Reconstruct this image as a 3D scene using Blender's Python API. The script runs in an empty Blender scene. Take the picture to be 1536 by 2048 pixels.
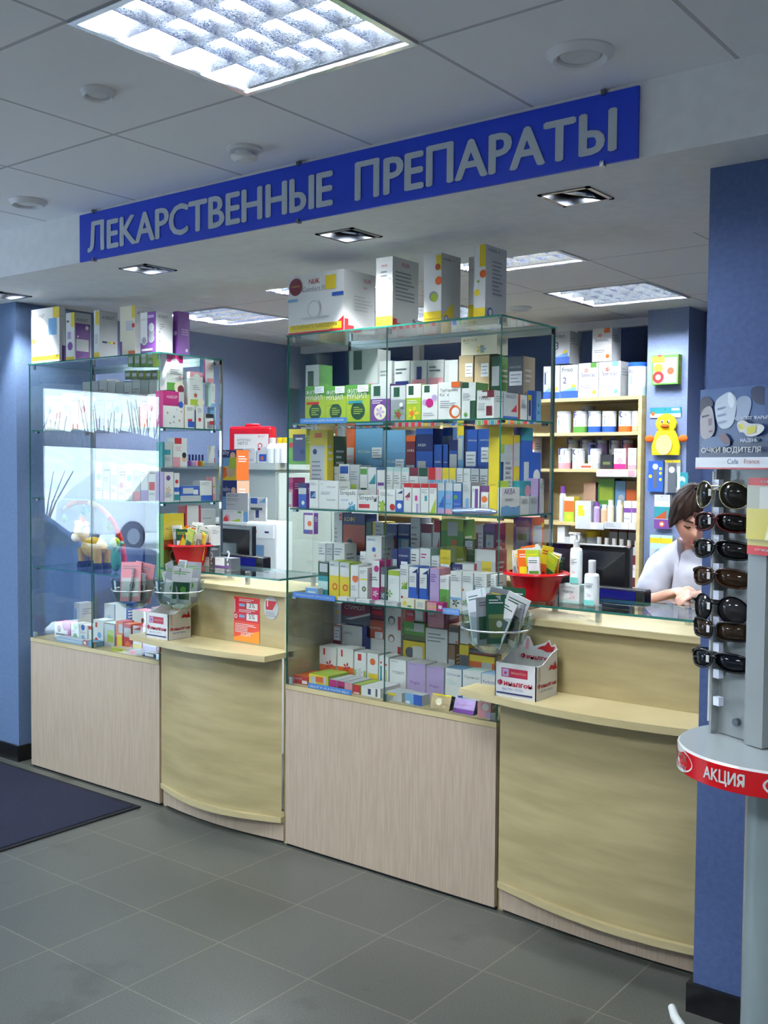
import bpy, bmesh, math, random
from mathutils import Vector, Matrix
random.seed(7)
PI = math.pi
sc = bpy.context.scene
COL = sc.collection

# ------------------------------------------------------------------ camera
FPX, YAW, PIT, ROL, EYE = 2068.5, .65747, -.04319, .007913, 1.58
def _axes():
    cy, sy = math.cos(YAW), math.sin(YAW)
    fw = Vector((-sy*math.cos(PIT), cy*math.cos(PIT), math.sin(PIT)))
    r0 = Vector((cy, sy, 0)); u0 = r0.cross(fw)
    return r0*math.cos(ROL)+u0*math.sin(ROL), -r0*math.sin(ROL)+u0*math.cos(ROL), fw
CR, CU, CF = _axes()
cam_d = bpy.data.cameras.new('camera'); cam = bpy.data.objects.new('camera', cam_d); COL.objects.link(cam)
m = Matrix((CR, CU, -CF)).transposed().to_4x4(); m.translation = Vector((0, 0, EYE)); cam.matrix_world = m
cam_d.sensor_fit = 'VERTICAL'; cam_d.sensor_height = 24; cam_d.lens = 24*FPX/2048; cam_d.clip_start = .05; cam_d.clip_end = 300
sc.camera = cam
def at(px, py, X=None, Y=None, Z=None):
    """the point seen at a pixel of the 1536x2048 frame on the plane X=, Y= or Z="""
    d = CR*((px-768)/FPX) - CU*((py-1024)/FPX) + CF
    t = X/d.x if X is not None else (Y/d.y if Y is not None else (Z-EYE)/d.z)
    return Vector((0, 0, EYE)) + d*t

# ------------------------------------------------------------------ view, world, lights
sc.view_settings.view_transform = 'Standard'; sc.view_settings.look = 'None'
sc.view_settings.gamma = 1; sc.view_settings.exposure = EXPO = .55
sc.cycles.transparent_max_bounces = 40; sc.cycles.max_bounces = 9; sc.cycles.diffuse_bounces = 4
sc.cycles.glossy_bounces = 5; sc.cycles.sample_clamp_indirect = 6; sc.cycles.caustics_reflective = False; sc.cycles.caustics_refractive = False
w = bpy.data.worlds.new('overcast'); sc.world = w; w.use_nodes = True
bg = w.node_tree.nodes['Background']; bg.inputs[0].default_value = (.66, .82, 1, 1); bg.inputs[1].default_value = 6.4

def area(name, loc, size, power, col=(1, 1, 1), rot=(0, 0, 0), sy=None, spread=PI):
    d = bpy.data.lights.new(name, 'AREA'); d.energy = power; d.color = col; d.size = size; d.spread = spread
    if sy: d.shape = 'RECTANGLE'; d.size_y = sy
    o = bpy.data.objects.new(name, d); o.location = loc; o.rotation_euler = rot; COL.objects.link(o); return o
sun_d = bpy.data.lights.new('overcast_sun', 'SUN'); sun_d.energy = 4.5; sun_d.angle = math.radians(60); sun_d.color = (.9, .95, 1)
sun = bpy.data.objects.new('overcast_sun', sun_d); sun.rotation_euler = (math.radians(25), math.radians(38), 0); COL.objects.link(sun)
portal = area('window_portal', (-6.0, 1.0, 1.15), 1.96, 1, rot=(0, -PI/2, 0), sy=2.35); portal.data.cycles.is_portal = True
FRONT_Z, BACK_Z, SOFFIT_Z = 2.635, 2.54, 2.43
FRONT_LAMPS = [(-1.84, 1.82), (-1.84, -.5), (-3.94, -.5), (.26, -.5), (-3.94, 1.1)]
BACK_LAMPS = [(-2.5, 4.07), (-2.5, 5.33), (-3.7, 4.07), (-3.7, 5.33), (-4.9, 4.67), (-1.3, 4.67)]
P_FRONT, P_BACK, P_SPOT = 270, 235, 11
SPOTS = [(-1.53, 2.95), (-2.45, 2.95), (-3.58, 2.95), (-4.72, 2.99)]

# ------------------------------------------------------------------ colours and materials
def lin(c):
    return tuple(((v/255)/12.92 if v/255 <= .04045 else ((v/255+.055)/1.055)**2.4) for v in c)
PAL = {'W': (238, 238, 234), 'w': (205, 208, 208), 'G': (92, 160, 58), 'g': (28, 78, 52), 'L': (172, 196, 48), 'B': (38, 92, 190), 'b': (120, 175, 220),
       'N': (34, 44, 108), 'T': (40, 150, 160), 'R': (205, 32, 36), 'r': (122, 26, 44), 'O': (236, 108, 30), 'Y': (244, 214, 36), 'M': (200, 24, 122),
       'P': (120, 66, 150), 'q': (190, 165, 212), 'K': (236, 160, 170), 'k': (22, 22, 26), 'X': (146, 106, 70), 'x': (206, 180, 138), 'A': (150, 154, 160),
       'C': (244, 234, 205), 'u': (196, 226, 220), 'D': (86, 92, 100), 'F': (232, 186, 150), 'o': (190, 84, 40), 's': (96, 110, 60)}
CNAME = {'W': 'white', 'w': 'pale grey', 'G': 'green', 'g': 'dark green', 'L': 'lime green', 'B': 'blue', 'b': 'light blue', 'N': 'navy', 'T': 'teal', 'R': 'red',
         'r': 'dark red', 'O': 'orange', 'Y': 'yellow', 'M': 'magenta', 'P': 'purple', 'q': 'lilac', 'K': 'pink', 'k': 'black', 'X': 'brown', 'x': 'tan',
         'A': 'grey', 'C': 'cream', 'u': 'mint', 'D': 'dark grey', 'F': 'peach', 'o': 'rust', 's': 'olive'}
def c4(c):
    if isinstance(c, str): c = tuple(v*.87 for v in PAL[c])
    return (*lin(c), 1)
MATS = {}
def new_mat(name):
    m = bpy.data.materials.new(name); m.use_nodes = True; MATS[name] = m
    return m, m.node_tree.nodes, m.node_tree.links, m.node_tree.nodes['Principled BSDF']
def plain(name, rough=.5, metal=0, spec=.5, emit=0, coat=0):
    """a print or paint whose colour is the surface's own 'Col' attribute, with a faint paper grain"""
    m, n, l, p = new_mat(name)
    a = n.new('ShaderNodeVertexColor'); a.layer_name = 'Col'
    no = n.new('ShaderNodeTexNoise'); no.inputs['Scale'].default_value = 90
    mr = n.new('ShaderNodeMapRange'); mr.inputs[3].default_value = max(.03, rough-.08); mr.inputs[4].default_value = rough+.08
    l.new(no.outputs[0], mr.inputs[0]); l.new(mr.outputs[0], p.inputs['Roughness']); l.new(a.outputs[0], p.inputs['Base Color'])
    p.inputs['Metallic'].default_value = metal; p.inputs['Specular IOR Level'].default_value = spec; p.inputs['Coat Weight'].default_value = coat
    if emit:
        l.new(a.outputs[0], p.inputs['Emission Color']); p.inputs['Emission Strength'].default_value = emit
    return m
plain('card', .45); plain('gloss', .2); plain('matte', .8, spec=.3); plain('foil', .25, metal=.85); plain('metal', .22, metal=1)
plain('tube_light', .5, emit=P_FRONT); plain('rear_tube_light', .5, emit=P_BACK); plain('lamp_light', .5, emit=30); plain('screen', .15, emit=.6); plain('lens', .09, spec=.35)
plain('louver', .27, metal=.975)

def glass(name, tint, ior=1.5, rough=0.0):
    m, n, l, p = new_mat(name); n.remove(p); out = n['Material Output']
    tr = n.new('ShaderNodeBsdfTransparent'); tr.inputs[0].default_value = (*tint, 1)
    gl = n.new('ShaderNodeBsdfGlossy'); gl.inputs['Roughness'].default_value = rough; gl.inputs[0].default_value = (1, 1, 1, 1)
    fr = n.new('ShaderNodeFresnel'); ge = n.new('ShaderNodeNewGeometry'); mr = n.new('ShaderNodeMapRange')
    mr.inputs[3].default_value = ior; mr.inputs[4].default_value = 1/ior; l.new(ge.outputs['Backfacing'], mr.inputs[0]); l.new(mr.outputs[0], fr.inputs[0])
    mx = n.new('ShaderNodeMixShader'); l.new(fr.outputs[0], mx.inputs[0]); l.new(tr.outputs[0], mx.inputs[1]); l.new(gl.outputs[0], mx.inputs[2]); l.new(mx.outputs[0], out.inputs[0])
    return m
glass('glass', (.965, .985, .975)); glass('clear_plastic', (.86, .89, .9), 1.45, .08); glass('bowl_glass', (.8, .87, .85), 1.5, .03)
m, n, l, p = new_mat('glass_edge'); p.inputs['Base Color'].default_value = c4((38, 110, 96)); p.inputs['Roughness'].default_value = .15; p.inputs['Transmission Weight'].default_value = .25

def noise_color(name, ca, cb, scale, stretch=(1, 1, 1), rough=.5, detail=4, bump=0, spec=.4, bscale=None, ctr=(.35, .65)):
    m, n, l, p = new_mat(name)
    tc = n.new('ShaderNodeTexCoord'); mp = n.new('ShaderNodeMapping'); mp.inputs['Scale'].default_value = stretch
    no = n.new('ShaderNodeTexNoise'); no.inputs['Scale'].default_value = scale; no.inputs['Detail'].default_value = detail
    cr = n.new('ShaderNodeValToRGB'); cr.color_ramp.elements[0].color = c4(ca); cr.color_ramp.elements[1].color = c4(cb)
    cr.color_ramp.elements[0].position = ctr[0]; cr.color_ramp.elements[1].position = ctr[1]
    l.new(tc.outputs['Object'], mp.inputs[0]); l.new(mp.outputs[0], no.inputs['Vector']); l.new(no.outputs[0], cr.inputs[0]); l.new(cr.outputs[0], p.inputs['Base Color'])
    p.inputs['Roughness'].default_value = rough; p.inputs['Specular IOR Level'].default_value = spec
    if bump:
        b = n.new('ShaderNodeBump'); b.inputs['Strength'].default_value = bump; b.inputs['Distance'].default_value = .002
        n2 = n.new('ShaderNodeTexNoise'); n2.inputs['Scale'].default_value = bscale or scale*3; l.new(tc.outputs['Object'], n2.inputs['Vector'])
        l.new(n2.outputs[0], b.inputs['Height']); l.new(b.outputs[0], p.inputs['Normal'])
    return m
noise_color('wood_curve', (160, 146, 104), (176, 161, 118), 3.2, (1, 1, 7), .38, 6)
noise_color('wood_edge', (178, 163, 120), (190, 176, 133), 4, (1, 1, 6), .4, 5)
noise_color('panel_fine', (170, 151, 131), (180, 163, 143), 30, (6, 1, .25), .42, 3)
noise_color('wood_shelf', (184, 164, 114), (196, 178, 130), 5, (1, 1, 5), .45, 4)
noise_color('grey_blue_wall', (112, 126, 158), (118, 132, 164), 60, rough=.75, bump=.4, bscale=260)  # same blue paint, the rear room's greyer, brighter light put into its colour
noise_color('pale_blue_wall', (88, 110, 144), (94, 116, 150), 60, rough=.75, bump=.4, bscale=260)  # same blue paint, lightened in colour for window light on the left pillar
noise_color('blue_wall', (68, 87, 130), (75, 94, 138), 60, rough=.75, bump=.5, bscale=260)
noise_color('white_wall', (226, 226, 226), (232, 232, 232), 20, rough=.8, bump=.15, bscale=300)
noise_color('black_skirting', (14, 14, 16), (24, 24, 26), 30, rough=.3)
noise_color('mat_carpet', (34, 36, 50), (48, 50, 66), 240, rough=.95, bump=1, bscale=500, spec=.1)
noise_color('snow', (225, 232, 240), (250, 252, 255), 2, rough=.9)
noise_color('bark', (70, 60, 62), (110, 98, 98), 12, (1, 1, .2), .9)
noise_color('hair', (16, 10, 8), (44, 26, 16), 14, (3, 3, .6), .6, 5, bump=.8, bscale=90, spec=.15)
noise_color('skin', (214, 158, 134), (228, 174, 150), 8, rough=.5)
noise_color('blouse', (196, 199, 210), (208, 211, 220), 5, rough=.8, bump=.3, bscale=18)

def grid_tiles(name, bw, bh, off, ca, cb, mortar, msize, rough, speck, bump, smooth=0.0, seam_dark=True):
    m, n, l, p = new_mat(name)
    tc = n.new('ShaderNodeTexCoord'); mp = n.new('ShaderNodeMapping'); mp.inputs['Location'].default_value = (*off, 0)
    br = n.new('ShaderNodeTexBrick'); br.offset = 0; br.squash = 1
    for k, v in (('Scale', 1), ('Brick Width', bw), ('Row Height', bh), ('Mortar Size', msize), ('Mortar Smooth', smooth), ('Bias', 0)): br.inputs[k].default_value = v
    br.inputs['Color1'].default_value = c4(ca); br.inputs['Color2'].default_value = c4(cb); br.inputs['Mortar'].default_value = c4(mortar)
    l.new(tc.outputs['Object'], mp.inputs[0]); l.new(mp.outputs[0], br.inputs['Vector'])
    no = n.new('ShaderNodeTexNoise'); no.inputs['Scale'].default_value = speck; no.inputs['Detail'].default_value = 3; l.new(tc.outputs['Object'], no.inputs['Vector'])
    mr = n.new('ShaderNodeMapRange'); mr.inputs[1].default_value = .3; mr.inputs[2].default_value = .75; mr.inputs[3].default_value = .7; mr.inputs[4].default_value = 1.32
    l.new(no.outputs[0], mr.inputs[0])
    mu = n.new('ShaderNodeMix'); mu.data_type = 'RGBA'; mu.blend_type = 'MULTIPLY'; mu.inputs[0].default_value = bump
    l.new(br.outputs[0], mu.inputs[6]); l.new(mr.outputs[0], mu.inputs[7]); l.new(mu.outputs[2], p.inputs['Base Color'])
    p.inputs['Roughness'].default_value = rough
    b = n.new('ShaderNodeBump'); b.inputs['Strength'].default_value = .4; b.inputs['Distance'].default_value = .002; b.invert = True
    l.new(br.outputs['Fac'], b.inputs['Height']); l.new(b.outputs[0], p.inputs['Normal'])
    return m, n, l, p, mu
_, n, l, p, mu = grid_tiles('stone_floor', .394, .382, (1.30+.394*20, -.047+.382*10, 0)[:2], (79, 81, 75), (84, 86, 80), (116, 115, 98), .0022, .36, 190, .95)
# worn wet patches in the stone
tc = n.new('ShaderNodeTexCoord'); n2 = n.new('ShaderNodeTexNoise'); n2.inputs['Scale'].default_value = 3.3; n2.inputs['Detail'].default_value = 5; l.new(tc.outputs['Object'], n2.inputs['Vector'])
cr = n.new('ShaderNodeValToRGB'); cr.color_ramp.elements[0].position = .62; cr.color_ramp.elements[1].position = .72
cr.color_ramp.elements[0].color = (1, 1, 1, 1); cr.color_ramp.elements[1].color = (.6, .6, .58, 1); l.new(n2.outputs[0], cr.inputs[0])
mu2 = n.new('ShaderNodeMix'); mu2.data_type = 'RGBA'; mu2.blend_type = 'MULTIPLY'; mu2.inputs[0].default_value = 1
l.new(mu.outputs[2], mu2.inputs[6]); l.new(cr.outputs[0], mu2.inputs[7]); l.new(mu2.outputs[2], p.inputs['Base Color'])
grid_tiles('ceiling_tiles', .6, .6, (.94+6, -.32+6, 0)[:2], (236, 236, 238), (240, 240, 242), (186, 186, 190), .006, .85, 400, .12)
grid_tiles('rear_ceiling_tiles', .6, .6, (2.2+6, -.17+6, 0)[:2], (226, 226, 224), (230, 230, 228), (180, 170, 170), .004, .85, 400, .1)

# ------------------------------------------------------------------ mesh helpers
class MB:
    """collects coloured faces; build() links them as ONE mesh object"""
    def __init__(s, mat='card', col='W'):
        s.v = []; s.f = []; s.c = []; s.m = []; s.sm = []; s.mat = mat; s.col = col; s.mats = []
    def face(s, pts, col=None, mat=None, smooth=False):
        i = len(s.v); s.v += [tuple(p) for p in pts]; s._f(tuple(range(i, i+len(pts))), col, mat, smooth)
    def _f(s, idx, col, mat, smooth=False):
        mat = mat or s.mat
        if mat not in s.mats: s.mats.append(mat)
        s.f.append(idx); s.c.append(c4(col or s.col)); s.m.append(s.mats.index(mat)); s.sm.append(smooth)
    def add(s, verts, faces, col=None, mat=None, smooth=False):
        i = len(s.v); s.v += [tuple(p) for p in verts]
        for f in faces: s._f(tuple(i+k for k in f), col, mat, smooth)
    def box(s, x0, x1, y0, y1, z0, z1, col=None, mat=None):
        v = [(x, y, z) for x in (x0, x1) for y in (y0, y1) for z in (z0, z1)]
        s.add(v, [(0, 1, 3, 2), (4, 6, 7, 5), (0, 4, 5, 1), (2, 3, 7, 6), (0, 2, 6, 4), (1, 5, 7, 3)], col, mat); return s
    def prism(s, poly, z0, z1, col=None, mat=None, side=None, smooth=False):
        """poly: list of (x, y)"""
        n = len(poly); v = [(x, y, z0) for x, y in poly]+[(x, y, z1) for x, y in poly]
        s.add(v, [tuple(range(n))[::-1], tuple(range(n, 2*n))], col, mat)
        s.add(v, [(i, (i+1) % n, n+(i+1) % n, n+i) for i in range(n)], side or col, mat, smooth); return s
    def tube(s, path, r, col=None, mat=None, k=8, caps=True):
        path = [Vector(p) for p in path]; rr = r if isinstance(r, (list, tuple)) else [r]*len(path)
        vs = []; up = None
        for i, p in enumerate(path):
            d = (path[min(i+1, len(path)-1)]-path[max(i-1, 0)]).normalized()
            a = d.orthogonal().normalized() if up is None else (up-d*up.dot(d)).normalized()
            up = a; b = d.cross(a)
            vs += [p+(a*math.cos(2*PI*j/k)+b*math.sin(2*PI*j/k))*rr[i] for j in range(k)]
        fs = [(i*k+j, i*k+(j+1) % k, (i+1)*k+(j+1) % k, (i+1)*k+j) for i in range(len(path)-1) for j in range(k)]
        s.add(vs, fs, col, mat, True)
        if caps:
            s.add(vs[:k], [tuple(range(k))[::-1]], col, mat); s.add(vs[-k:], [tuple(range(k))], col, mat)
        return s
    def lathe(s, prof, cx=0, cy=0, col=None, mat=None, n=24, cols=None, sx=1, sy=1, smooth=True):
        """prof: list of (radius, z); cols: colour per band"""
        vs = [(cx+r*sx*math.cos(2*PI*j/n), cy+r*sy*math.sin(2*PI*j/n), z) for r, z in prof for j in range(n)]
        for i in range(len(prof)-1):
            s.add(vs[i*n:(i+2)*n], [(j, (j+1) % n, n+(j+1) % n, n+j) for j in range(n)], cols[i] if cols else col, mat, smooth)
        return s
    def build(s, name, parent=None, loc=(0, 0, 0), rz=0, weld=False, bevel=0, rot=None):
        me = bpy.data.meshes.new(name); me.from_pydata(s.v, [], s.f)
        for k in s.mats: me.materials.append(MATS[k])
        me.polygons.foreach_set('material_index', s.m); me.polygons.foreach_set('use_smooth', s.sm)
        ca = me.color_attributes.new('Col', 'FLOAT_COLOR', 'CORNER'); buf = []
        for f, c in zip(s.f, s.c): buf += list(c)*len(f)
        ca.data.foreach_set('color', buf)
        if weld:
            b = bmesh.new(); b.from_mesh(me); bmesh.ops.remove_doubles(b, verts=b.verts, dist=1e-5); bmesh.ops.recalc_face_normals(b, faces=b.faces); b.to_mesh(me); b.free()
        me.update()
        o = bpy.data.objects.new(name, me); COL.objects.link(o); o.location = loc; o.rotation_euler = rot or (0, 0, rz); o.parent = parent
        if bevel:
            bm_ = o.modifiers.new('edge', 'BEVEL'); bm_.width = bevel; bm_.segments = 2; bm_.limit_method = 'ANGLE'
        return o

_TX = {}
LATIN = str.maketrans('АВЕКМНОРСТХаеорсух', 'ABEKMHOPCTXaeopcyx')   # letters of the same shape
def glyphs(s, flip=False):
    c = bpy.data.curves.new('t', 'FONT'); c.body = s; c.resolution_u = 3
    o = bpy.data.objects.new('t', c); COL.objects.link(o)
    me = bpy.data.meshes.new_from_object(o.evaluated_get(bpy.context.evaluated_depsgraph_get()))
    v = [(p.co.x, p.co.y) for p in me.vertices]; f = [tuple(p.vertices) for p in me.polygons]
    bpy.data.objects.remove(o); bpy.data.curves.remove(c); bpy.data.meshes.remove(me)
    if flip: H_ = max(y for x, y in v); v = [(x, H_-y) for x, y in v]; f = [t[::-1] for t in f]
    return v, f
def text_mesh(s, bold=0):
    if s not in _TX:
        runs = []; cur = ''
        for ch in s.translate(LATIN):
            if ch in 'ЬЫ': runs += [cur, ch]; cur = ''
            else: cur += ch
        runs.append(cur); V = []; F = []; x = 0
        for r in runs:
            if not r.strip(): x += .2*len(r); continue
            for g, fl in ([('P', True)] if r == 'Ь' else [('P', True), ('I', False)] if r == 'Ы' else [(r, False)]):
                v, f = glyphs(g, fl); x0 = min(p[0] for p in v); i = len(V)
                V += [(p[0]-x0+x, p[1]) for p in v]; F += [tuple(k+i for k in t) for t in f]; x = max(p[0] for p in V)+.115
        x0 = min(p[0] for p in V); x1 = max(p[0] for p in V); y0 = min(p[1] for p in V); y1 = max(p[1] for p in V)
        _TX[s] = ([(p[0]-x0, p[1]-y0) for p in V], F, x1-x0, y1-y0)
    return _TX[s]
class Face:
    """a printed face: everything drawn on it lies in its plane, in fractions of its width and height"""
    def __init__(s, mb, o, u, v, W, H, step=.0003, mat=None):
        s.mb = mb; s.o = Vector(o); s.u = Vector(u).normalized(); s.v = Vector(v).normalized(); s.n = s.u.cross(s.v); s.W = W; s.H = H; s.k = 0; s.step = step; s.mat = mat
    def P(s, a, b): return s.o+s.u*(a*s.W)+s.v*(b*s.H)+s.n*(s.k*s.step)
    def poly(s, pts, col): s.k += 1; s.mb.face([s.P(*p) for p in pts], col, s.mat)
    def rect(s, a, b, c, d, col): s.poly([(a, b), (c, b), (c, d), (a, d)], col)
    def circ(s, a, b, r, col, n=16, sq=1):
        s.poly([(a+r*math.cos(2*PI*i/n), b+r*sq*s.W/s.H*math.sin(2*PI*i/n)) for i in range(n)], col)
    def text(s, t, a, b, w, col, bold=.01, h=None, rot=0):
        v, f, tw, th = text_mesh(t, 0); k = w*s.W/tw; ky = k if h is None else h*s.H/th
        cr_, sr_ = math.cos(rot), math.sin(rot)
        for dx, dy in ([(0, 0)] if bold < .015 else [(-bold, 0), (bold, 0), (0, -bold*.5), (0, bold*.5)]):
            s.k += 1
            vs = [s.P(a+((x+dx)*k*cr_-(y+dy)*ky*sr_)/s.W, b+((x+dx)*k*sr_+(y+dy)*ky*cr_)/s.H) for x, y in v]
            s.mb.add(vs, f, col, s.mat)
    def lines(s, a, b, c, n, col, pitch=.055):
        for i in range(n):
            e = c-(c-a)*random.choice((0, .1, .25, .4)); s.rect(a, b-i*pitch-pitch*.38, e, b-i*pitch, col)

def empty(name, loc=(0, 0, 0), rz=0):
    o = bpy.data.objects.new(name, None); o.location = loc; o.rotation_euler = (0, 0, rz); o.empty_display_size = .05; COL.objects.link(o); return o
THINGS = []
def tag(o, label, cat, group=None):
    o['label'] = label; o['category'] = cat
    if group: o['group'] = group
    THINGS.append(o); return o
def struct(o): o['kind'] = 'structure'; return o
def dup(o, parent=None):
    c = o.copy(); COL.objects.link(c); c.parent = parent
    for ch in list(o.children): dup(ch, c)
    return c

# ------------------------------------------------------------------ the room
def sbox(name, *a, mat='white_wall'): return struct(MB(mat).box(*a).build(name))
fl = struct(MB('stone_floor').box(-6.1, 1.4, -2.6, 6.9, -.1, 0).build('floor'))
def ceiling(x0, x1, y0, y1, z, lamps, mat):
    h = .2965; xs = sorted({x0, x1} | {c for x, y in lamps for c in (x-h, x+h)}); ys = sorted({y0, y1} | {c for x, y in lamps for c in (y-h, y+h)}); mb = MB(mat)
    for i in range(len(xs)-1):
        for j in range(len(ys)-1):
            cx, cy = (xs[i]+xs[i+1])/2, (ys[j]+ys[j+1])/2
            if not any(abs(cx-x) < h and abs(cy-y) < h for x, y in lamps): mb.box(xs[i], xs[i+1], ys[j], ys[j+1], z, z+.015)
    struct(mb.build('ceiling')); struct(MB('white_wall').box(x0, x1, y0, y1, z+.09, z+.12).build('ceiling_slab'))
ceiling(-6.1, 1.4, -2.6, 2.7, FRONT_Z, FRONT_LAMPS, 'ceiling_tiles'); ceiling(-6.1, 1.4, 3.64, 6.9, BACK_Z, BACK_LAMPS, 'rear_ceiling_tiles')
# dropped bulkhead with square holes for the spotlights
bulk = MB('white_wall')
bulk.box(-6.1, 1.4, 2.69, 2.75, SOFFIT_Z, FRONT_Z+.08); bulk.box(-6.1, 1.4, 3.58, 3.64, SOFFIT_Z, FRONT_Z+.08)
hs = .082; xs = [-6.1]
for sx_, sy_ in sorted(SPOTS): xs += [sx_-hs, sx_+hs]
xs.append(1.4)
for i in range(0, len(xs), 2): bulk.box(xs[i], xs[i+1], 2.75, 3.58, SOFFIT_Z, SOFFIT_Z+.012)
for sx_, sy_ in SPOTS:
    bulk.box(sx_-hs, sx_+hs, 2.75, sy_-hs, SOFFIT_Z, SOFFIT_Z+.012); bulk.box(sx_-hs, sx_+hs, sy_+hs, 3.58, SOFFIT_Z, SOFFIT_Z+.012)
struct(bulk.build('ceiling_bulkhead'))
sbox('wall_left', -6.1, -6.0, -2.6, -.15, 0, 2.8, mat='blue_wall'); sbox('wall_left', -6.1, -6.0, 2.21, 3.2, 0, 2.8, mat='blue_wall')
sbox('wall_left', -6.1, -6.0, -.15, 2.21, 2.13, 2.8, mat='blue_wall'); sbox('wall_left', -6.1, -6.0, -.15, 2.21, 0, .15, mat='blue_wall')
sbox('wall_front', -6.1, 1.4, -2.7, -2.6, 0, 2.8)
sbox('wall_right', 1.3, 1.4, -2.6, 6.9, 0, 2.8)
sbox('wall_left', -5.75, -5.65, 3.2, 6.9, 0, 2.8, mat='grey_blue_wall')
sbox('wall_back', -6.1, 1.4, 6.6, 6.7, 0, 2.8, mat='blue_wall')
sbox('roof_slab', -6.2, 1.5, -2.8, 7.0, 2.8, 2.9)  # unseen slab added over the ceilings to keep the sun lamp outdoors
# pillars
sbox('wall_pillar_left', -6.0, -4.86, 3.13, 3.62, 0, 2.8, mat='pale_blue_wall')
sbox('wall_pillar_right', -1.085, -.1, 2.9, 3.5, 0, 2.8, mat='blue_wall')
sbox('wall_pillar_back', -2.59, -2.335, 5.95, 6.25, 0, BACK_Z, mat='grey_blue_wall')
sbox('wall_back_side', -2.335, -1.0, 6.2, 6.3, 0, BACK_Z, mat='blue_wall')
for nm, a in (('baseboard_left', (-6.0, -4.845, 3.115, 3.13)), ('baseboard_left', (-4.86, -4.845, 3.13, 3.6)), ('baseboard_right', (-1.1, -.1, 2.885, 2.9)), ('baseboard_right', (-1.1, -1.085, 2.9, 3.12))):
    sbox(nm, *a, 0, .085, mat='black_skirting')
# light partition above the rear shelving: lintel and slim mullions with dark openings behind
sbox('trim_lintel', -5.65, -2.592, 6.2, 6.26, 2.487, BACK_Z)
for x in (at(1147, 700, Y=6.2).x, at(1225, 700, Y=6.2).x, -3.95, -4.5, -5.1): sbox('trim_mullion', x-.03, x+.03, 6.2, 6.26, 1.9, 2.487)
sbox('wall_back_partition', -5.65, -2.592, 6.21, 6.26, 0, 1.9)
# shop window in the left wall (seen mirrored in the glass case)
win = MB('metal', (150, 155, 165))
for y in (-.15, 2.17): win.box(-6.07, -6.01, y, y+.04, .15, 2.13)
win.box(-6.07, -6.01, -.15, 2.21, .15, .19); win.box(-6.07, -6.01, -.15, 2.21, 2.09, 2.13)
wf = struct(win.build('window_1'))
pn = struct(MB('glass').box(-6.045, -6.035, -.11, 2.17, .19, 2.09).build('window_pane', wf))
# the street outside
g = MB('snow').box(-60, -6.1, -40, 45, -.35, -.3); struct(g.build('ground_snow'))
def tree(x, y, h, r, seed, label):
    rr = random.Random(seed); t = empty('bare_tree', (x, y, -.3)); tag(t, label, 'tree', 'bare winter trees outside the shop window')
    mb = MB('bark')
    def br(p, d, L, rad, dep):
        pts = [p]; q = Vector(p); dd = Vector(d)
        for i in range(3):
            dd = (dd+Vector((rr.uniform(-.18, .18), rr.uniform(-.18, .18), rr.uniform(-.02, .12)))).normalized(); q = q+dd*L/3; pts.append(q.copy())
        mb.tube(pts, [rad, rad*.85, rad*.72, rad*.6], k=5, caps=False)
        if dep:
            for j in range(3 if dep > 1 else 3):
                a = rr.uniform(0, 2*PI); s = rr.uniform(.35, .75); nd = (dd+Vector((math.cos(a)*s, math.sin(a)*s, rr.uniform(0, .4)))).normalized(); br(q if j < 2 else pts[2], nd, L*.72, rad*.55, dep-1)
    br(Vector((0, 0, 0)), Vector((0, 0, 1)), h*.4, r, 4); mb.build('trunk', t)
    return t
tree(-13, 2.2, 7, .16, 3, 'bare tree outside in the snow, nearest the street window')
tree(-19, -1.5, 5, .1, 5, 'slim bare tree on the snow beyond the parked cars')
tree(-24, -8, 9, .2, 8, 'tall bare tree far across the snowy street')
for i in range(5):
    b = empty('bare_shrub', (-27+.5*i, -6.2-2.6*i, -.3)); mb = MB('bark')
    for k in range(10):
        a = random.uniform(0, 2*PI); mb.tube([(0, 0, 0), (math.cos(a)*.3, math.sin(a)*.3, .8), (math.cos(a)*.8, math.sin(a)*.8, 1.7)], [.03, .02, .008], k=4)
    mb.build('stems', b)
    tag(b, ('leafless shrub standing in deep snow across the street', 'second leafless shrub of the row across the street', 'middle leafless shrub of the row across the street', 'leafless shrub before the last of the street row', 'last leafless shrub of the row across the street')[i], 'shrub', 'leafless shrubs across the street')
def car(x, y, rz, col, label, tall=0):
    t = empty('parked_car', (x, y, -.3), rz); tag(t, label, 'car')
    prof = [(-2.1, .35), (-2.15, .75), (-1.9, 1.0), (-1.1, 1.08), (-.5, 1.5+tall), (.9, 1.55+tall), (1.7, 1.1+tall*.9), (2.1, 1.0), (2.15, .4)]
    mb = MB('gloss', col)
    for s in (-1,):
        v = [(a, -.85, b) for a, b in prof]+[(a, .85, b) for a, b in prof]; n_ = len(prof)
        mb.add(v, [tuple(range(n_)), tuple(range(n_, 2*n_))[::-1]]+[(i, (i+1) % n_, n_+(i+1) % n_, n_+i) for i in range(n_)])
    mb.build('body', t, weld=True, bevel=.06)
    for s in (-.86, .86):
        wn = MB('lens', (30, 40, 55)); wn.face([(-.95, s, 1.1), (-.45, s, 1.43+tall), (.2, s, 1.46+tall), (.2, s, 1.1)]); wn.face([(.28, s, 1.1), (.28, s, 1.46+tall), (.85, s, 1.46+tall), (1.5, s, 1.1)])
        wn.build('side_window', t)
    for a in (-1.35, 1.35):
        for s in (-.8, .8):
            wb = MB('matte', 'k'); wb.tube([(a, s-.1, .33), (a, s+.1, .33)], .33, k=20); wb.tube([(a, s-.105, .33), (a, s+.105, .33)], .18, 'A', 'metal', k=12); wb.build('wheel', t)
car(-9.4, 1.0, PI/2+.05, (30, 66, 124), 'blue-grey car parked close outside the shop window')
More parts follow.
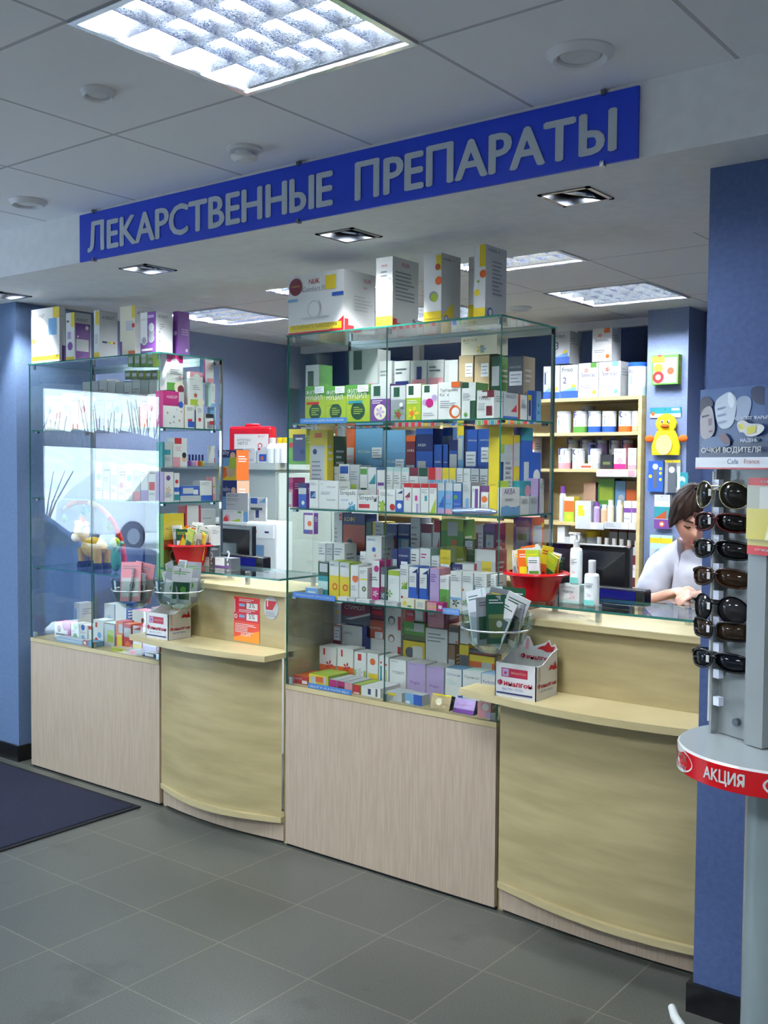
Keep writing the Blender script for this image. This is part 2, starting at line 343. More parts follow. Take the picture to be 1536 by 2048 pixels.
car(-19, -9.6, PI/2, (225, 228, 232), 'white van-like car parked farther out on the snow', .3)
tl = MB('bark'); rr_ = random.Random(2)
for i in range(46):
    y0_ = -30+i*1.5; hh = rr_.uniform(3.6, 5.2)
    for k in range(16): tl.tube([(-44, y0_+rr_.uniform(-.7, .7), -.3), (-44+rr_.uniform(-1, 1), y0_+rr_.uniform(-1.2, 1.2), hh*rr_.uniform(.6, 1))], [.05, .02], k=4, caps=False)
    tl.tube([(-45, y0_-1, 2.4), (-45, y0_+1, 2.7)], .8, k=6)
ts = tl.build('distant_treeline'); tag(ts, 'grey band of distant bare woods beyond the snowy street', 'trees'); ts['kind'] = 'stuff'
bank = MB('snow'); bank.tube([(-38, -40, -.9), (-38, -12, -.4), (-38, 2, -.7), (-38, 20, -.3), (-38, 45, -.8)], 2.9, k=16); struct(bank.build('ground_snow_bank'))
# entrance mat
q = [at(268, 1612, Z=.01), at(0, 1705, Z=.01)]
mt = MB('mat_carpet').box(-5.35, -3.79, 1.9, 3.03, 0.001, .009).box(-5.38, -3.765, 1.87, 3.055, 0.0005, .006, (20, 20, 24), 'matte').build('entrance_mat')
tag(mt, 'charcoal carpet entrance mat lying before the pillar', 'mat')

# ------------------------------------------------------------------ ceiling fittings
def troffer(x, y, z, name, label, group, power):
    """recessed 60 cm fluorescent fitting: housing, four tubes, parabolic louver"""
    t = empty(name, (x, y, z)); tag(t, label, 'ceiling light', group); h = .3; R = .05
    MB('metal', (225, 228, 232)).box(-h, h, -h, -h+.018, -.006, .0).box(-h, h, h-.018, h, -.006, .0).box(-h, -h+.018, -h+.018, h-.018, -.006, 0).box(h-.018, h, -h+.018, h-.018, -.006, 0).build('frame', t)
    MB('matte', (240, 240, 242)).box(-.29, .29, -.29, .29, .052, .056).box(-.29, -.285, -.29, .29, 0, .052).box(.285, .29, -.29, .29, 0, .052).box(-.285, .285, -.29, -.285, 0, .052).box(-.285, .285, .285, .29, 0, .052).build('housing', t)
    pw = .139
    lv = MB('louver', (215, 222, 235))
    for i in range(5):
        yy = -.278+pw*i; a, b = yy-.024, yy+.024
        if i == 0: a = yy
        if i == 4: b = yy
        lv.add([(-.278, a, -.005), (.278, a, -.005), (-.278, b, -.005), (.278, b, -.005), (-.278, yy, -.036), (.278, yy, -.036)], [(0, 1, 5, 4), (2, 4, 5, 3)], smooth=False)
    for i in range(4):
        yc = -.278+pw*(i+.5)
        for k in range(1, 6):
            xx = -.278+.556*k/6
            lv.add([(xx-.018, yc-.066, -.008), (xx+.018, yc-.066, -.008), (xx-.018, yc+.066, -.008), (xx+.018, yc+.066, -.008), (xx, yc-.066, -.032), (xx, yc+.066, -.032)], [(0, 2, 5, 4), (1, 4, 5, 3)])
    lv.build('louver', t, loc=(0, 0, .043))
    for i in range(4):
        yc = -.278+pw*(i+.5); MB('tube_light' if power == P_FRONT else 'rear_tube_light', (235, 244, 255)).tube([(-.27, yc, .036), (.27, yc, .036)], .009, k=8).build('fluorescent_tube', t)
for i, (x, y) in enumerate(FRONT_LAMPS):
    troffer(x, y, FRONT_Z, 'louvered_ceiling_light', ['square louvered ceiling light glowing in front of the blue sign', 'louvered ceiling light over the middle of the shop floor', 'louvered ceiling light near the street window', 'louvered ceiling light near the plain side wall', 'louvered ceiling light over the entrance mat'][i], 'louvered ceiling lights of the shop', P_FRONT)
for i, (x, y) in enumerate(BACK_LAMPS):
    troffer(x, y, BACK_Z, 'louvered_ceiling_light', ['louvered ceiling light partly hidden by the dropped soffit behind box tops', 'louvered ceiling light before the blue column with hanging toys', 'louvered light over the desk behind the low cabinet', 'louvered light above the shelving in the rear room', 'louvered light beside the blue side wall of rear room', 'louvered light above the woman in white'][i], 'louvered ceiling lights of the rear room', P_BACK)
def downlight(x, y, label):
    t = empty('square_downlight', (x, y, SOFFIT_Z)); tag(t, label, 'downlight', 'square tilted downlights in the soffit'); h = .088
    MB('metal', (130, 132, 138)).box(-h, h, -h, -h+.014, -.004, .03).box(-h, h, h-.014, h, -.004, .03).box(-h, -h+.014, -h, h, -.004, .03).box(h-.014, h, -h, h, -.004, .03).build('frame', t)
    MB('matte', 'k').box(-.075, .075, -.075, .075, .095, .1).box(-.08, -.075, -.08, .08, .01, .1).box(.075, .08, -.08, .08, .01, .1).box(-.08, .08, -.08, -.075, .01, .1).box(-.08, .08, .075, .08, .01, .1).build('recess_box', t)
    r = (math.radians(6), math.radians(14), 0)
    MB('metal', (190, 196, 206)).lathe([(.02, .05), (.05, .035), (.062, .0), (.062, -.006), (.056, -.006), (.05, 0), (.03, .03)], n=28).build('lamp_ring', t, loc=(0, 0, .012), rot=r)
    MB('lamp_light', (235, 245, 255)).lathe([(.0, .004), (.049, .004), (.049, .006), (0, .006)], n=28).build('bulb', t, loc=(0, 0, .014), rot=r)
    d = bpy.data.lights.new('downlight_beam', 'SPOT'); d.energy = P_SPOT*4; d.spot_size = math.radians(75); d.spot_blend = .6; d.shadow_soft_size = .04; d.color = (.93, .97, 1)
    o = bpy.data.objects.new('downlight_beam', d); o.location = (x, y, SOFFIT_Z-.012); o.rotation_euler = (math.radians(22), 0, 0); COL.objects.link(o)
for i, (x, y) in enumerate(SPOTS):
    downlight(x, y, ['square tilted downlight under the end of the blue sign, nearest the pillar', 'square tilted downlight above the tall box on the large case', 'square tilted downlight under the first letters of the sign', 'square tilted downlight beside the blue pillar over the breast pump boxes'][i])
def smoke(x, y, label, z=FRONT_Z):
    t = empty('smoke_detector', (x, y, z)); tag(t, label, 'smoke detector', 'round smoke detectors on the ceiling')
    MB('card', (225, 225, 225)).lathe([(0, -.012), (.05, -.012), (.06, -.006), (.06, 0)], n=28).build('mounting_base', t)
    MB('card', (228, 228, 228)).lathe([(.03, -.012), (.03, -.024), (.045, -.026), (.045, -.034), (.03, -.044), (0, -.046)], n=28).build('sensor_head', t)
smoke(-2.505, 2.47, 'round white smoke detector above the middle of the blue sign')
def ring_vent(x, y, label, r=.085, z=FRONT_Z, deep=True):
    t = empty('round_ceiling_vent', (x, y, z)); tag(t, label, 'ceiling vent', 'round flush ceiling discs')
    MB('card', (222, 222, 224)).lathe([(r*.66, -.001), (r*.7, -.016), (r*.8, -.02), (r, -.004), (r, 0)], n=36).build('rim', t)
    MB('card', (214, 214, 214)).lathe([(0, -.012), (r*.5, -.012), (r*.6, -.009), (r*.62, -.001)], n=36).build('disc', t)
ring_vent(-1.246, 2.413, 'round white ceiling vent above the end of the blue sign')
ring_vent(-3.70, 2.44, 'round white ceiling disc by the start of the sign', .075)
ring_vent(-2.46, 1.85, 'small round white ceiling cap beside the bright louvered light', .05)
ring_vent(-3.17, 5.42, 'flat ring on the rear ceiling beside the box tops', .07, BACK_Z)

# ------------------------------------------------------------------ the sign
st = empty('hanging_sign', (0, 0, 0)); tag(st, 'long blue sign with pale grey Cyrillic letters on the bulkhead', 'sign')
a = at(158, 480, Y=2.675); b = at(1275, 250, Y=2.675); SX0, SX1 = a.x, b.x; z0, z1 = 2.428, 2.622
sb = MB('card', (16, 58, 196)).box(SX0, SX1, 2.678, 2.688, z0, z1); F_ = Face(sb, (SX0, 2.678, z0), (1, 0, 0), (0, 0, 1), SX1-SX0, z1-z0, .0006)
SIGN = sb.build('sign_panel', st)
lt = MB('card', (184, 193, 201)); F_ = Face(lt, (SX0, 2.676, z0), (1, 0, 0), (0, 0, 1), SX1-SX0, z1-z0, .0003)
def ux(px): return (at(px, 350, Y=2.676).x-SX0)/(SX1-SX0)
F_.text('ЛЕКАРСТВЕННЫЕ', ux(176), .17, ux(664)-ux(176), (184, 193, 201), .032, .62)
lt.build('lettering', st); lt = MB('card'); F_ = Face(lt, (SX0, 2.676, z0), (1, 0, 0), (0, 0, 1), SX1-SX0, z1-z0, .0003)
F_.text('ПРЕПАРАТЫ', ux(712), .17, ux(1229)-ux(712), (184, 193, 201), .032, .62)
lt.build('lettering', st)
ck = MB('metal', 'A')
for px in (186, 596, 1204):
    x = at(px, 350, Y=2.676).x; ck.box(x-.006, x+.006, 2.672, 2.69, z0-.006, z0+.008); ck.box(x-.006, x+.006, 2.672, 2.69, z1-.006, z1+.01)
ck.build('clips', st)

# ------------------------------------------------------------------ glass display cases
YF, YB, CZ, TOPZ = 3.12, 3.51, .68, 2.115
SH = [1.757, 1.41, 1.05]          # glass shelf tops
def pane(mb, x0, x1, y0, y1, z0, z1):
    """a sheet of glass: clear faces, green edges"""
    v = [(x, y, z) for x in (x0, x1) for y in (y0, y1) for z in (z0, z1)]
    d = (x1-x0, y1-y0, z1-z0); ax = d.index(min(d))
    fs = {0: [(0, 1, 3, 2), (4, 6, 7, 5)], 1: [(0, 4, 5, 1), (2, 3, 7, 6)], 2: [(0, 2, 6, 4), (1, 5, 7, 3)]}
    for k in fs: mb.add(v, fs[k], 'W', 'glass' if k == ax else 'glass_edge')
def display_case(x0, x1, topz, split, label, strips, back_white=False):
    t = empty('glass_display_case', ((x0+x1)/2, YF, 0)); tag(t, label, 'display case', 'glass display cases of the counter')
    def P(mb, name, **k):
        o = mb.build(name, t, **k); o.location = -Vector(t.location); return o
    P(MB('wood_edge').box(x0+.018, x1-.018, YF+.02, YB-.0, .03, CZ-.02), 'base_cabinet')
    P(MB('panel_fine').box(x0, x1, YF, YF+.018, .012, CZ-.022), 'front_panel')
    P(MB('wood_edge').box(x0, x1, YF-.002, YB, CZ-.02, CZ).box(x0, x0+.018, YF+.0185, YB, 0, CZ-.02).box(x1-.018, x1, YF+.0185, YB, 0, CZ-.02).box(x0, x1, YF+.01, YF+.02, 0, .012, 'k', 'matte'), 'top_board')
    g = .006
    for a, b in ((x0, split-.001), (split+.001, x1)):
        q = MB(); pane(q, a, b, YF, YF+g, CZ, topz-g); P(q, 'front_glass')
    for x in (x0, x1-g):
        q = MB(); pane(q, x, x+g, YF+g, YB, CZ, topz-g); P(q, 'side_glass')
    q = MB(); pane(q, x0-.004, x1+.004, YF-.004, YB+.004, topz-g, topz); P(q, 'top_glass')
    for z in SH:
        q = MB(); pane(q, x0+g+.002, x1-g-.002, YF+g+.006, YB-.01, z-.006, z); P(q, 'glass_shelf')
        cl = MB('metal', 'A')
        for x in (x0+g, x1-g-.02):
            for y in (YF+.03, YB-.05): cl.box(x, x+.02, y, y+.014, z-.016, z-.0065)
        P(cl, 'shelf_clips')
    po = MB('metal', (190, 195, 190))
    for x in (x0+.004, x1-.016): po.box(x, x+.012, YB, YB+.012, CZ, topz-g)
    po.box(x0, x1, YB, YB+.012, topz-g-.02, topz-g-.0005)
    P(po, 'rear_posts')
    cn = MB('metal', 'S' if False else (200, 205, 205))
    for x in (x0+.012, x1-.03, split-.009): cn.box(x, x+.018, YF+.0065, YF+.02, CZ, CZ+.03); cn.tube([(x+.009, YF+.02, topz-.03), (x+.009, YF+.02, topz-.008)], .007)
    P(cn, 'glass_clips')
    for px0, px1, z, txt, c in strips:
        a = at(px0, 1000, Y=YF+.012).x; b = at(px1, 1000, Y=YF+.012).x
        mb = MB('card', c).box(a, b, YF+.008, YF+.011, z-.004, z+.018); f = Face(mb, (a, YF+.008, z-.004), (1, 0, 0), (0, 0, 1), b-a, .022)
        if txt: f.text(txt, .06, .3, .88, 'W', .01, .4)
        P(mb, 'shelf_label')
    return t
SPL = at(770, 1100, Y=YF).x; SPL2 = at(182, 1000, Y=YF).x
CA = display_case(-2.915, -1.898, TOPZ, SPL, 'large glass display case packed with medicine, standing centre of counter', [(601, 693, SH[0], 'ПРЕПАРАТЫ ДЛЯ ПОХУДЕНИЯ', (70, 130, 200)), (588, 672, SH[2]-.002, 'ПРЕПАРАТЫ ДЛЯ ГОРЛА И НОСА', (70, 120, 200)), (619, 706, CZ+.001, 'ВИТАМИНЫ', (70, 130, 205)), (889, 922, SH[2]-.002, 'ЖЕЛУДОК', (100, 150, 220))])
LX0, LX1 = -4.73, -3.712
CB = display_case(LX0, LX1, 2.098, SPL2, 'glass display case beside the blue pillar, toys and baby goods inside', [])

# ------------------------------------------------------------------ wooden counters
def counter(x0, x1, label, bz0, bz1, extra_left=0, chamfer=False, cover=False):
    t = empty('wooden_counter', ((x0+x1)/2, YF, 0)); tag(t, label, 'counter', 'curved wooden service counters'); D = -Vector(t.location)
    N = 20; xc = [x0+.012+(x1-x0-.024)*i/N for i in range(N+1)]
    def bul(x, a): u = (x-x0)/(x1-x0); return YF-a*math.sin(PI*min(1, max(0, u*bz1+bz0)))
    # bulging lower front
    mb = MB('wood_curve')
    top = [(x, bul(x, .075)) for x in xc]
    for i in range(N):
        (a, ya), (b, yb) = top[i], top[i+1]; mb.add([(a, ya, .115), (b, yb, .115), (b, yb, .785), (a, ya, .785)], [(0, 1, 2, 3)], smooth=True)
    mb.build('curved_front', t, loc=D, weld=True)
    lip = MB('wood_edge')
    lip.prism([(x, bul(x, .092)-.004) for x in xc]+[(x1-.012, YF+.06), (x0+.012, YF+.06)], .092, .115); lip.build('bottom_lip', t, loc=D)
    MB('panel_fine').prism([(x, bul(x, .035)+.01) for x in xc]+[(x1-.012, YF+.05), (x0+.012, YF+.05)], .012, .092).box(x0, x1, YF+.03, YF+.3, 0, .012, 'k', 'matte').build('plinth', t, loc=D)
    # writing shelf
    xs0 = x0-extra_left; xw = [xs0+(x1-xs0)*i/N for i in range(N+1)]
    fr = [(x, 3.03-.1*math.sin(PI*min(1, (x-xs0)/(x1-xs0)*bz1*.93+.07))) for x in xw]
    if chamfer: fr = [(x, 3.0-.045*math.sin(PI*(x-xs0)/(x1-xs0))) for x in xw]
    lf = [(xs0, YF-.003), (x0+.003, YF-.003), (x0+.003, YF+.05)] if extra_left else [(x0, YF+.05)]
    rg = [(x1, YF-.0), (x1, YF+.05)]
    MB('wood_edge').prism(fr+rg+lf[::-1], .786, .81).build('writing_shelf', t, loc=D)
    MB('wood_curve').box(x0+.02, x1-.02, YF+.05, YF+.068, .8, 1.035).build('upper_front', t, loc=D)
    MB('wood_edge').box(x0, x0+.02, YF+.02, YF+.34, 0, 1.035).box(x1-.02, x1, YF+.02, YF+.34, 0, 1.035).build('end_panels', t, loc=D)
    MB('wood_edge').box(x0+.001, x1-.001, YF+.02, YF+.35, 1.035, 1.06).build('counter_top', t, loc=D, bevel=.003)
    return t
CT = 1.06
K1 = counter(-1.893, -1.09, 'curved wooden counter beneath the red bowl, running up to the blue pillar', 0, .78, .09)
K2 = counter(-3.706, -2.922, 'curved wooden counter with orange notice, between the two glass cases', 0, 1, .07, True)
def glass_ledge(x0, x1, posts, label, y0=3.1, y1=3.4, z=1.108):
    t = empty('glass_ledge', ((x0+x1)/2, (y0+y1)/2, CT)); tag(t, label, 'glass shelf', 'raised glass ledges on the counters'); D = -Vector(t.location)
    q = MB(); pane(q, x0, x1, y0, y1, z, z+.008); q.build('glass_plate', t, loc=D)
    for x, y in posts: MB('metal', (210, 214, 216)).tube([(x, y, CT), (x, y, z+.012)], .011, k=14).build('post', t, loc=D)
GZ = 1.116
glass_ledge(-1.87, -1.1, [(-1.56, 3.22), (-1.3, 3.36), (-1.8, 3.36)], 'raised glass ledge on chrome posts holding the bottles and red bowl')
glass_ledge(-3.68, -2.935, [(-3.24, 3.22), (-3.5, 3.36), (-2.98, 3.36)], 'raised glass ledge with chrome post on the counter by the orange notice')

# ------------------------------------------------------------------ cartons
def look_of(dsl, kind):
    """a true short description read from the printed design"""
    tk = dsl.split(); base = tk[0][0]; best = None; extra = ''; let = ''
    for e in tk[1:]:
        a = e.split(',')
        if a[0] == 'r':
            u0, v0, u1, v1 = map(float, a[1:5]); c = a[5][0]; A = (u1-u0)*(v1-v0)
            if c == base: continue
            if u1-u0 > .8: w_ = 'lower half' if v0 < .1 and v1 > .3 else 'bottom band' if v1 < .35 else 'top band' if v0 > .6 else 'middle band'
            elif v1-v0 > .7: w_ = 'side stripe'
            else: w_ = 'panel'
            if best is None or A > best[0]: best = (A, CNAME[c]+' '+w_)
        elif a[0] == 'c' and a[4][0] != base: extra = CNAME[a[4][0]]+' disc'
        elif a[0] == 't': let = CNAME[a[5][0]]+' lettering'
        elif a[0] == 'g': extra = CNAME[a[4][0]]+' figure'
    bits = [b for b in (best[1] if best else '', extra, let) if b][:2]
    if len(bits) > 1 and len((kind+bits[0]+' '+bits[1]).split()) > 6: bits = bits[:1] if len(bits[0].split()) > 1 else bits[1:]
    return CNAME[base]+' '+kind+(' with '+' and '.join(bits) if bits else ' with fine grey print')
def draw(f, dsl, tags):
    for e in dsl.split()[1:]:
        a = e.split(','); c = a[-1] if a[-1] in PAL else None; k = a[0]
        v = [float(x) for x in a[1:] if x not in PAL and k != 't']
        if k == 'r': f.rect(*v[:4], c)
        elif k == 'c': f.circ(v[0], v[1], v[2], c)
        elif k == 'o': f.circ(v[0], v[1], v[2], c); f.circ(v[0], v[1], v[2]*.68, 'W')
        elif k == 'l': f.lines(v[0], v[1], v[2], int(v[3]), c)
        elif k == 'w': f.poly([(0, v[0]), (0, v[1]), (.3, v[1]+.06), (.65, v[1]-.06), (1, v[1]+.05), (1, v[0])], c)
        elif k == 'd': f.poly([(v[0], v[1]), (v[2], v[1]), (v[2], v[3])], c)
        elif k == 'g':   # a small leaf or flower figure
            x, y, r = v[0], v[1], v[2]; q = f.W/f.H
            for t_ in (0, 1.3, 2.5, 3.7, 5): f.poly([(x, y), (x+r*math.cos(t_-.35)*.7, y+r*q*math.sin(t_-.35)*.7), (x+r*math.cos(t_), y+r*q*math.sin(t_)), (x+r*math.cos(t_+.35)*.7, y+r*q*math.sin(t_+.35)*.7)], c)
        elif k == 't':
            f.text(a[1].replace('_', ' '), float(a[2]), float(a[3]), float(a[4]), a[5], .008, float(a[6]) if len(a) > 6 else None)
        elif k == 'p': tags.append(v)
USED = []
def carton(name, cat, loc, w, h, d, dsl, where, group, kind='carton', rz=0, look=None, mat='card', side=None, side_dsl=None, top=None, tilt=0):
    """box with its front at local y=0 (facing -y), standing on z=0, printed with dsl"""
    base = dsl.split()[0]; mb = MB(mat, base[0]); sc_ = side or (base[1] if len(base) > 1 else base[0]); tc_ = top or sc_
    x0, x1 = -w/2, w/2
    mb.face([(x0, 0, 0), (x1, 0, 0), (x1, 0, h), (x0, 0, h)], base[0]); mb.face([(x1, 0, 0), (x1, d, 0), (x1, d, h), (x1, 0, h)], sc_)
    mb.face([(x1, d, 0), (x0, d, 0), (x0, d, h), (x1, d, h)], base[0]); mb.face([(x0, d, 0), (x0, 0, 0), (x0, 0, h), (x0, d, h)], sc_)
    mb.face([(x0, 0, h), (x1, 0, h), (x1, d, h), (x0, d, h)], tc_); mb.face([(x0, d, 0), (x1, d, 0), (x1, 0, 0), (x0, 0, 0)], base[0])
    f = Face(mb, (x0, 0, 0), (1, 0, 0), (0, 0, 1), w, h); tags = []; draw(f, dsl, tags)
    if side_dsl: draw(Face(mb, (x1, 0, 0), (0, 1, 0), (0, 0, 1), d, h), side_dsl, [])
    elif h > .05 and side is None:
        g_ = Face(mb, (x1, 0, 0), (0, 1, 0), (0, 0, 1), d, h); g_.lines(.15, .8, .85, 3, 'A' if sc_ in 'WwCu' else 'W', .08)
    o = mb.build(name, loc=loc, rot=(tilt, 0, rz))
    for u, v, pw, ph in tags:
        pm = MB('card', (226, 228, 236)); a, b = x0+u*w, v*h; k = f.k*f.step+.0006
        pm.box(a, a+pw*w, -k-.0006, -k, b, b+ph*h); pf = Face(pm, (a, -k-.0006, b), (1, 0, 0), (0, 0, 1), pw*w, ph*h)
        for i in range(3): pf.rect(.1, .72-.25*i, .9-.2*(i % 2), .78-.25*i, 'A')
        pm.build('price_tag', o)
    tag(o, (look or look_of(dsl, kind))+' '+where, cat, group); return o
CASE = None; LV = []
def row(items, Y, zs, depth, where, group, plane='Y', kind='carton', cat='medicine box', name='medicine_carton', gap=.0012, hmax=None):
    """items: (px0, px1, py_top, design[, options]) - each stands on the shelf zs with its front on the plane Y (or X, facing sideways)"""
    out = []
    for it in items:
        px0, px1, pt, dsl = it[:4]; op = dict(it[4]) if len(it) > 4 else {}
        y_ = op.pop('Y', Y); z_ = op.pop('z', None); z_ = zs if z_ is None else z_; dd = op.pop('d', depth)
        pb = op.pop('pb', None); k = {plane: y_}
        if pb is not None: z_ = at((px0+px1)/2, pb, **k).z
        A = at(px0, (pt+900)/2, **k); B = at(px1, (pt+900)/2, **k); h = at((px0+px1)/2, pt, **k).z-z_
        if hmax: h = min(h, hmax)
        tk = .009 if CASE else .022
        for lv in (SH+[TOPZ-.01] if CASE else LV if y_ > 5.5 else []):
            if z_ < lv-tk < z_+h and lv-z_ > .05: h = lv-tk-.001-z_; break
        if h < .012: print('LOW', it[:4], h); h = .02
        if plane == 'Y':
            if CASE and B.x > CASE[0]+.02: A.x = max(A.x, CASE[0]+.009); B.x = min(B.x, CASE[1]-.008); dd = min(dd, 3.505-y_)
            w_ = B.x-A.x-gap; loc = ((A.x+B.x)/2, y_, z_); rz = 0
        else: B.y = min(B.y, 3.504); w_ = B.y-A.y-gap; loc = (y_, (A.y+B.y)/2, z_); rz = PI/2
        rz += op.pop('rz', 0); kd = op.pop('kind', kind); nm = op.pop('name', name); ct = op.pop('cat', cat); wh = op.pop('where', where)
        out.append(carton(nm, ct, loc, w_, h, dd, dsl, wh, op.pop('group', group), kind=kd, rz=rz, **op))
    return out
CASE = (-2.915, -1.898); BIG = 'of large case'; Z1, Z2, Z3, Z4 = SH[0]+.0005, SH[1]+.0005, SH[2]+.0005, CZ+.0005
# ---- large case, top shelf
ft = 'LG r,0,.72,1,1,G c,.5,.3,.3,g l,.32,.4,.7,4,L t,ФИТО,.06,.76,.6,W t,МУЦИЛ,.06,.6,.8,W r,.1,.5,.7,.57,%s p,.5,.8,.45,.18'
row([(610, 651, 772, ft % 'R'), (651, 692, 772, ft % 'L'), (692, 740, 769, ft % 'T'),
     (741, 780, 768, 'P r,0,.6,1,1,w r,.15,.68,.5,.95,g c,.5,.25,.32,C g,.5,.25,.25,q l,.1,.56,.8,2,W'),
     (781, 811, 771, 'A r,0,.6,1,1,w r,.2,.68,.6,.95,g g,.5,.2,.35,G g,.55,.18,.2,R c,.75,.45,.12,W'),
     (812, 842, 768, 'L r,0,.62,1,1,W r,.15,.7,.5,.95,g g,.5,.2,.4,Y c,.4,.2,.14,O l,.1,.55,.8,2,W'),
     (843, 875, 769, 'W r,.15,.78,.5,.97,g c,.2,.5,.17,q c,.8,.62,.17,q c,.5,.48,.24,M l,.1,.2,.9,2,A'),
     (876, 921, 764, 'W c,.75,.2,.25,O c,.78,.2,.17,W t,Турбослим,.08,.72,.8,D t,Кофе,.08,.6,.4,D l,.1,.5,.8,4,A r,.6,.85,1,1,O'),
     (923, 951, 765, 'WG r,0,.85,.5,1,g r,.6,0,1,.5,g l,.1,.7,.8,4,A c,.3,.12,.12,G'),
     (953, 988, 781, 'W r,.55,.1,.9,.45,r r,.3,.75,1,1,r r,.1,.8,.6,.95,W t,ТУРБО,.1,.66,.7,D l,.1,.55,.5,5,A')],
    3.165, Z1, .085, 'at front, top shelf '+BIG, 'front row on the top shelf of the large glass case')
row([(611, 638, 730, 'WG r,.15,.55,.6,.9,g l,.15,.4,.85,3,A c,.8,.1,.25,G', dict(side='G')),
     (698, 755, 700, 'w r,0,0,1,.55,b r,.15,.74,.45,1,g g,.3,.15,.3,x r,.68,.2,.95,.55,K t,СЛИМ,.15,.4,.4,W', dict(side='W')),
     (758, 783, 722, 'w r,.1,.1,1,.62,Y g,.55,.35,.4,L l,.1,.85,.8,2,A'),
     (788, 819, 722, 'w r,.06,.1,.94,.68,N g,.5,.38,.42,Y l,.1,.88,.8,2,D'),
     (820, 853, 721, 'w r,.06,.12,.94,.7,K g,.5,.4,.42,Y r,.4,.7,.7,.9,N'),
     (855, 887, 720, 'w r,.06,.12,.94,.72,K g,.5,.42,.42,Y l,.1,.9,.8,2,D'),
     (888, 915, 720, 'w t,60,.06,.5,.8,k t,90,.1,.22,.8,k d,.3,.1,.9,.6,L'),
     (917, 946, 711, 'xX p,.45,.68,.5,.2 c,.35,.1,.12,R'), (948, 978, 711, 'xX p,.45,.68,.5,.2 c,.35,.1,.12,R'),
     (921, 993, 672, 'C t,ФИТОЛЯ,.05,.72,.4,X g,.55,.3,.12,Y g,.62,.3,.1,b l,.1,.66,.3,1,A', dict(pb=710, d=.08)),
     (981, 1000, 713, 'gG r,.1,.55,.9,.85,w c,.6,.35,.2,Y r,0,0,1,.15,G'),
     (1014, 1046, 713, 'Dx r,0,0,1,.22,X p,.15,.55,.8,.22 g,.5,.35,.25,L t,КАПСУЛЫ,.15,.82,.7,w r,.1,.3,.9,.33,w')],
    3.40, Z1, .088, 'in back row, top shelf '+BIG, 'back row on the top shelf of the large glass case')
row([(1006, 1036, 786, 'wN t,НАЗОЛ,.2,.8,.6,N d,.5,.3,.9,.6,R r,0,0,1,.12,B'),
     (1040, 1054, 790, 'WO l,.1,.8,.9,6,A'), (1055, 1063, 790, 'wN r,.2,.2,.8,.9,N r,0,.8,1,1,Y'),
     (1064, 1082, 782, 'bB r,0,0,.45,1,B c,.7,.3,.12,T c,.7,.55,.12,T')],
    -1.95, Z1, .07, 'facing side pane, top shelf '+BIG, 'side row on the top shelf of the large glass case', plane='X')
# ---- second shelf
row([(577, 613, 844, 'GL r,0,.75,1,1,Y r,.25,.1,.95,.85,N r,.4,.7,.8,.75,w c,.15,.55,.12,R', dict(kind='blister pack', pb=929, d=.03, group='packs hooked on the wire rack')),
     (617, 655, 860, 'Y r,.05,0,.85,.8,w c,.3,.72,.12,N l,.15,.6,.75,5,A r,.3,.9,.7,.96,O', dict(kind='pack', Y=3.25, d=.04)),
     (657, 669, 872, 's r,.1,.2,.9,.9,L', dict(Y=3.3)),
     (670, 690, 850, 'w r,0,.4,.25,1,O l,.3,.85,.9,5,A r,.3,.2,1,.45,T'), (692, 710, 845, 'O r,.1,.3,.9,.75,w l,.15,.65,.8,4,K'),
     (711, 766, 855, 'bw r,0,.62,1,1,b c,.8,.25,.42,A c,.9,.15,.3,b t,РОСАВА,.1,.68,.45,W p,.62,.62,.35,.13 r,.05,.3,.2,.55,w'),
     (769, 811, 860, 'bw c,.85,.2,.45,A c,.9,.12,.3,b r,.1,.7,.9,.95,b t,РОСАВА,.1,.58,.5,W p,.55,.48,.4,.15'),
     (812, 831, 871, 'BN r,0,.6,1,.92,r r,0,.92,1,1,O t,АКВА,.1,.78,.8,W r,.05,.4,.9,.6,w'),
     (832, 866, 857, 'BN r,0,.72,1,.93,N t,АКВА,.1,.78,.5,W r,.1,.4,.6,.6,w r,0,.93,1,1,B c,.7,.1,.08,b'),
     (868, 884, 889, 'B t,АКВА,.1,.72,.8,W p,.1,.35,.8,.25'), (886, 896, 889, 'BN t,АКВА,.1,.72,.8,W c,.5,.2,.2,b'),
     (886, 906, 855, 'wb r,.4,.1,1,.6,b l,.1,.8,.9,4,A r,0,.9,1,1,B', dict(Y=3.47, d=.03)), (898, 915, 880, 'BN r,0,.85,1,1,N r,.1,.35,.95,.8,w'),
     (916, 928, 841, 'bB r,0,.88,1,1,Y r,0,.6,.8,.85,w r,0,.25,1,.45,P r,0,.05,.9,.25,w'),
     (930, 955, 859, 'Br r,0,.1,.18,1,N t,аквалор,.25,.85,.7,W p,.1,.55,.8,.18 d,.1,.1,.8,.3,R'), (956, 979, 858, 'Bb t,аквалор,.2,.85,.75,W p,.3,.6,.65,.18 d,.1,.12,.8,.34,M'),
     (980, 996, 876, 'BN r,0,0,.2,1,Y t,АКВА,.25,.8,.7,W d,.2,.05,.9,.2,O')],
    3.41, Z2, .08, 'in back row, second shelf '+BIG, 'back row on the second shelf of the large glass case')
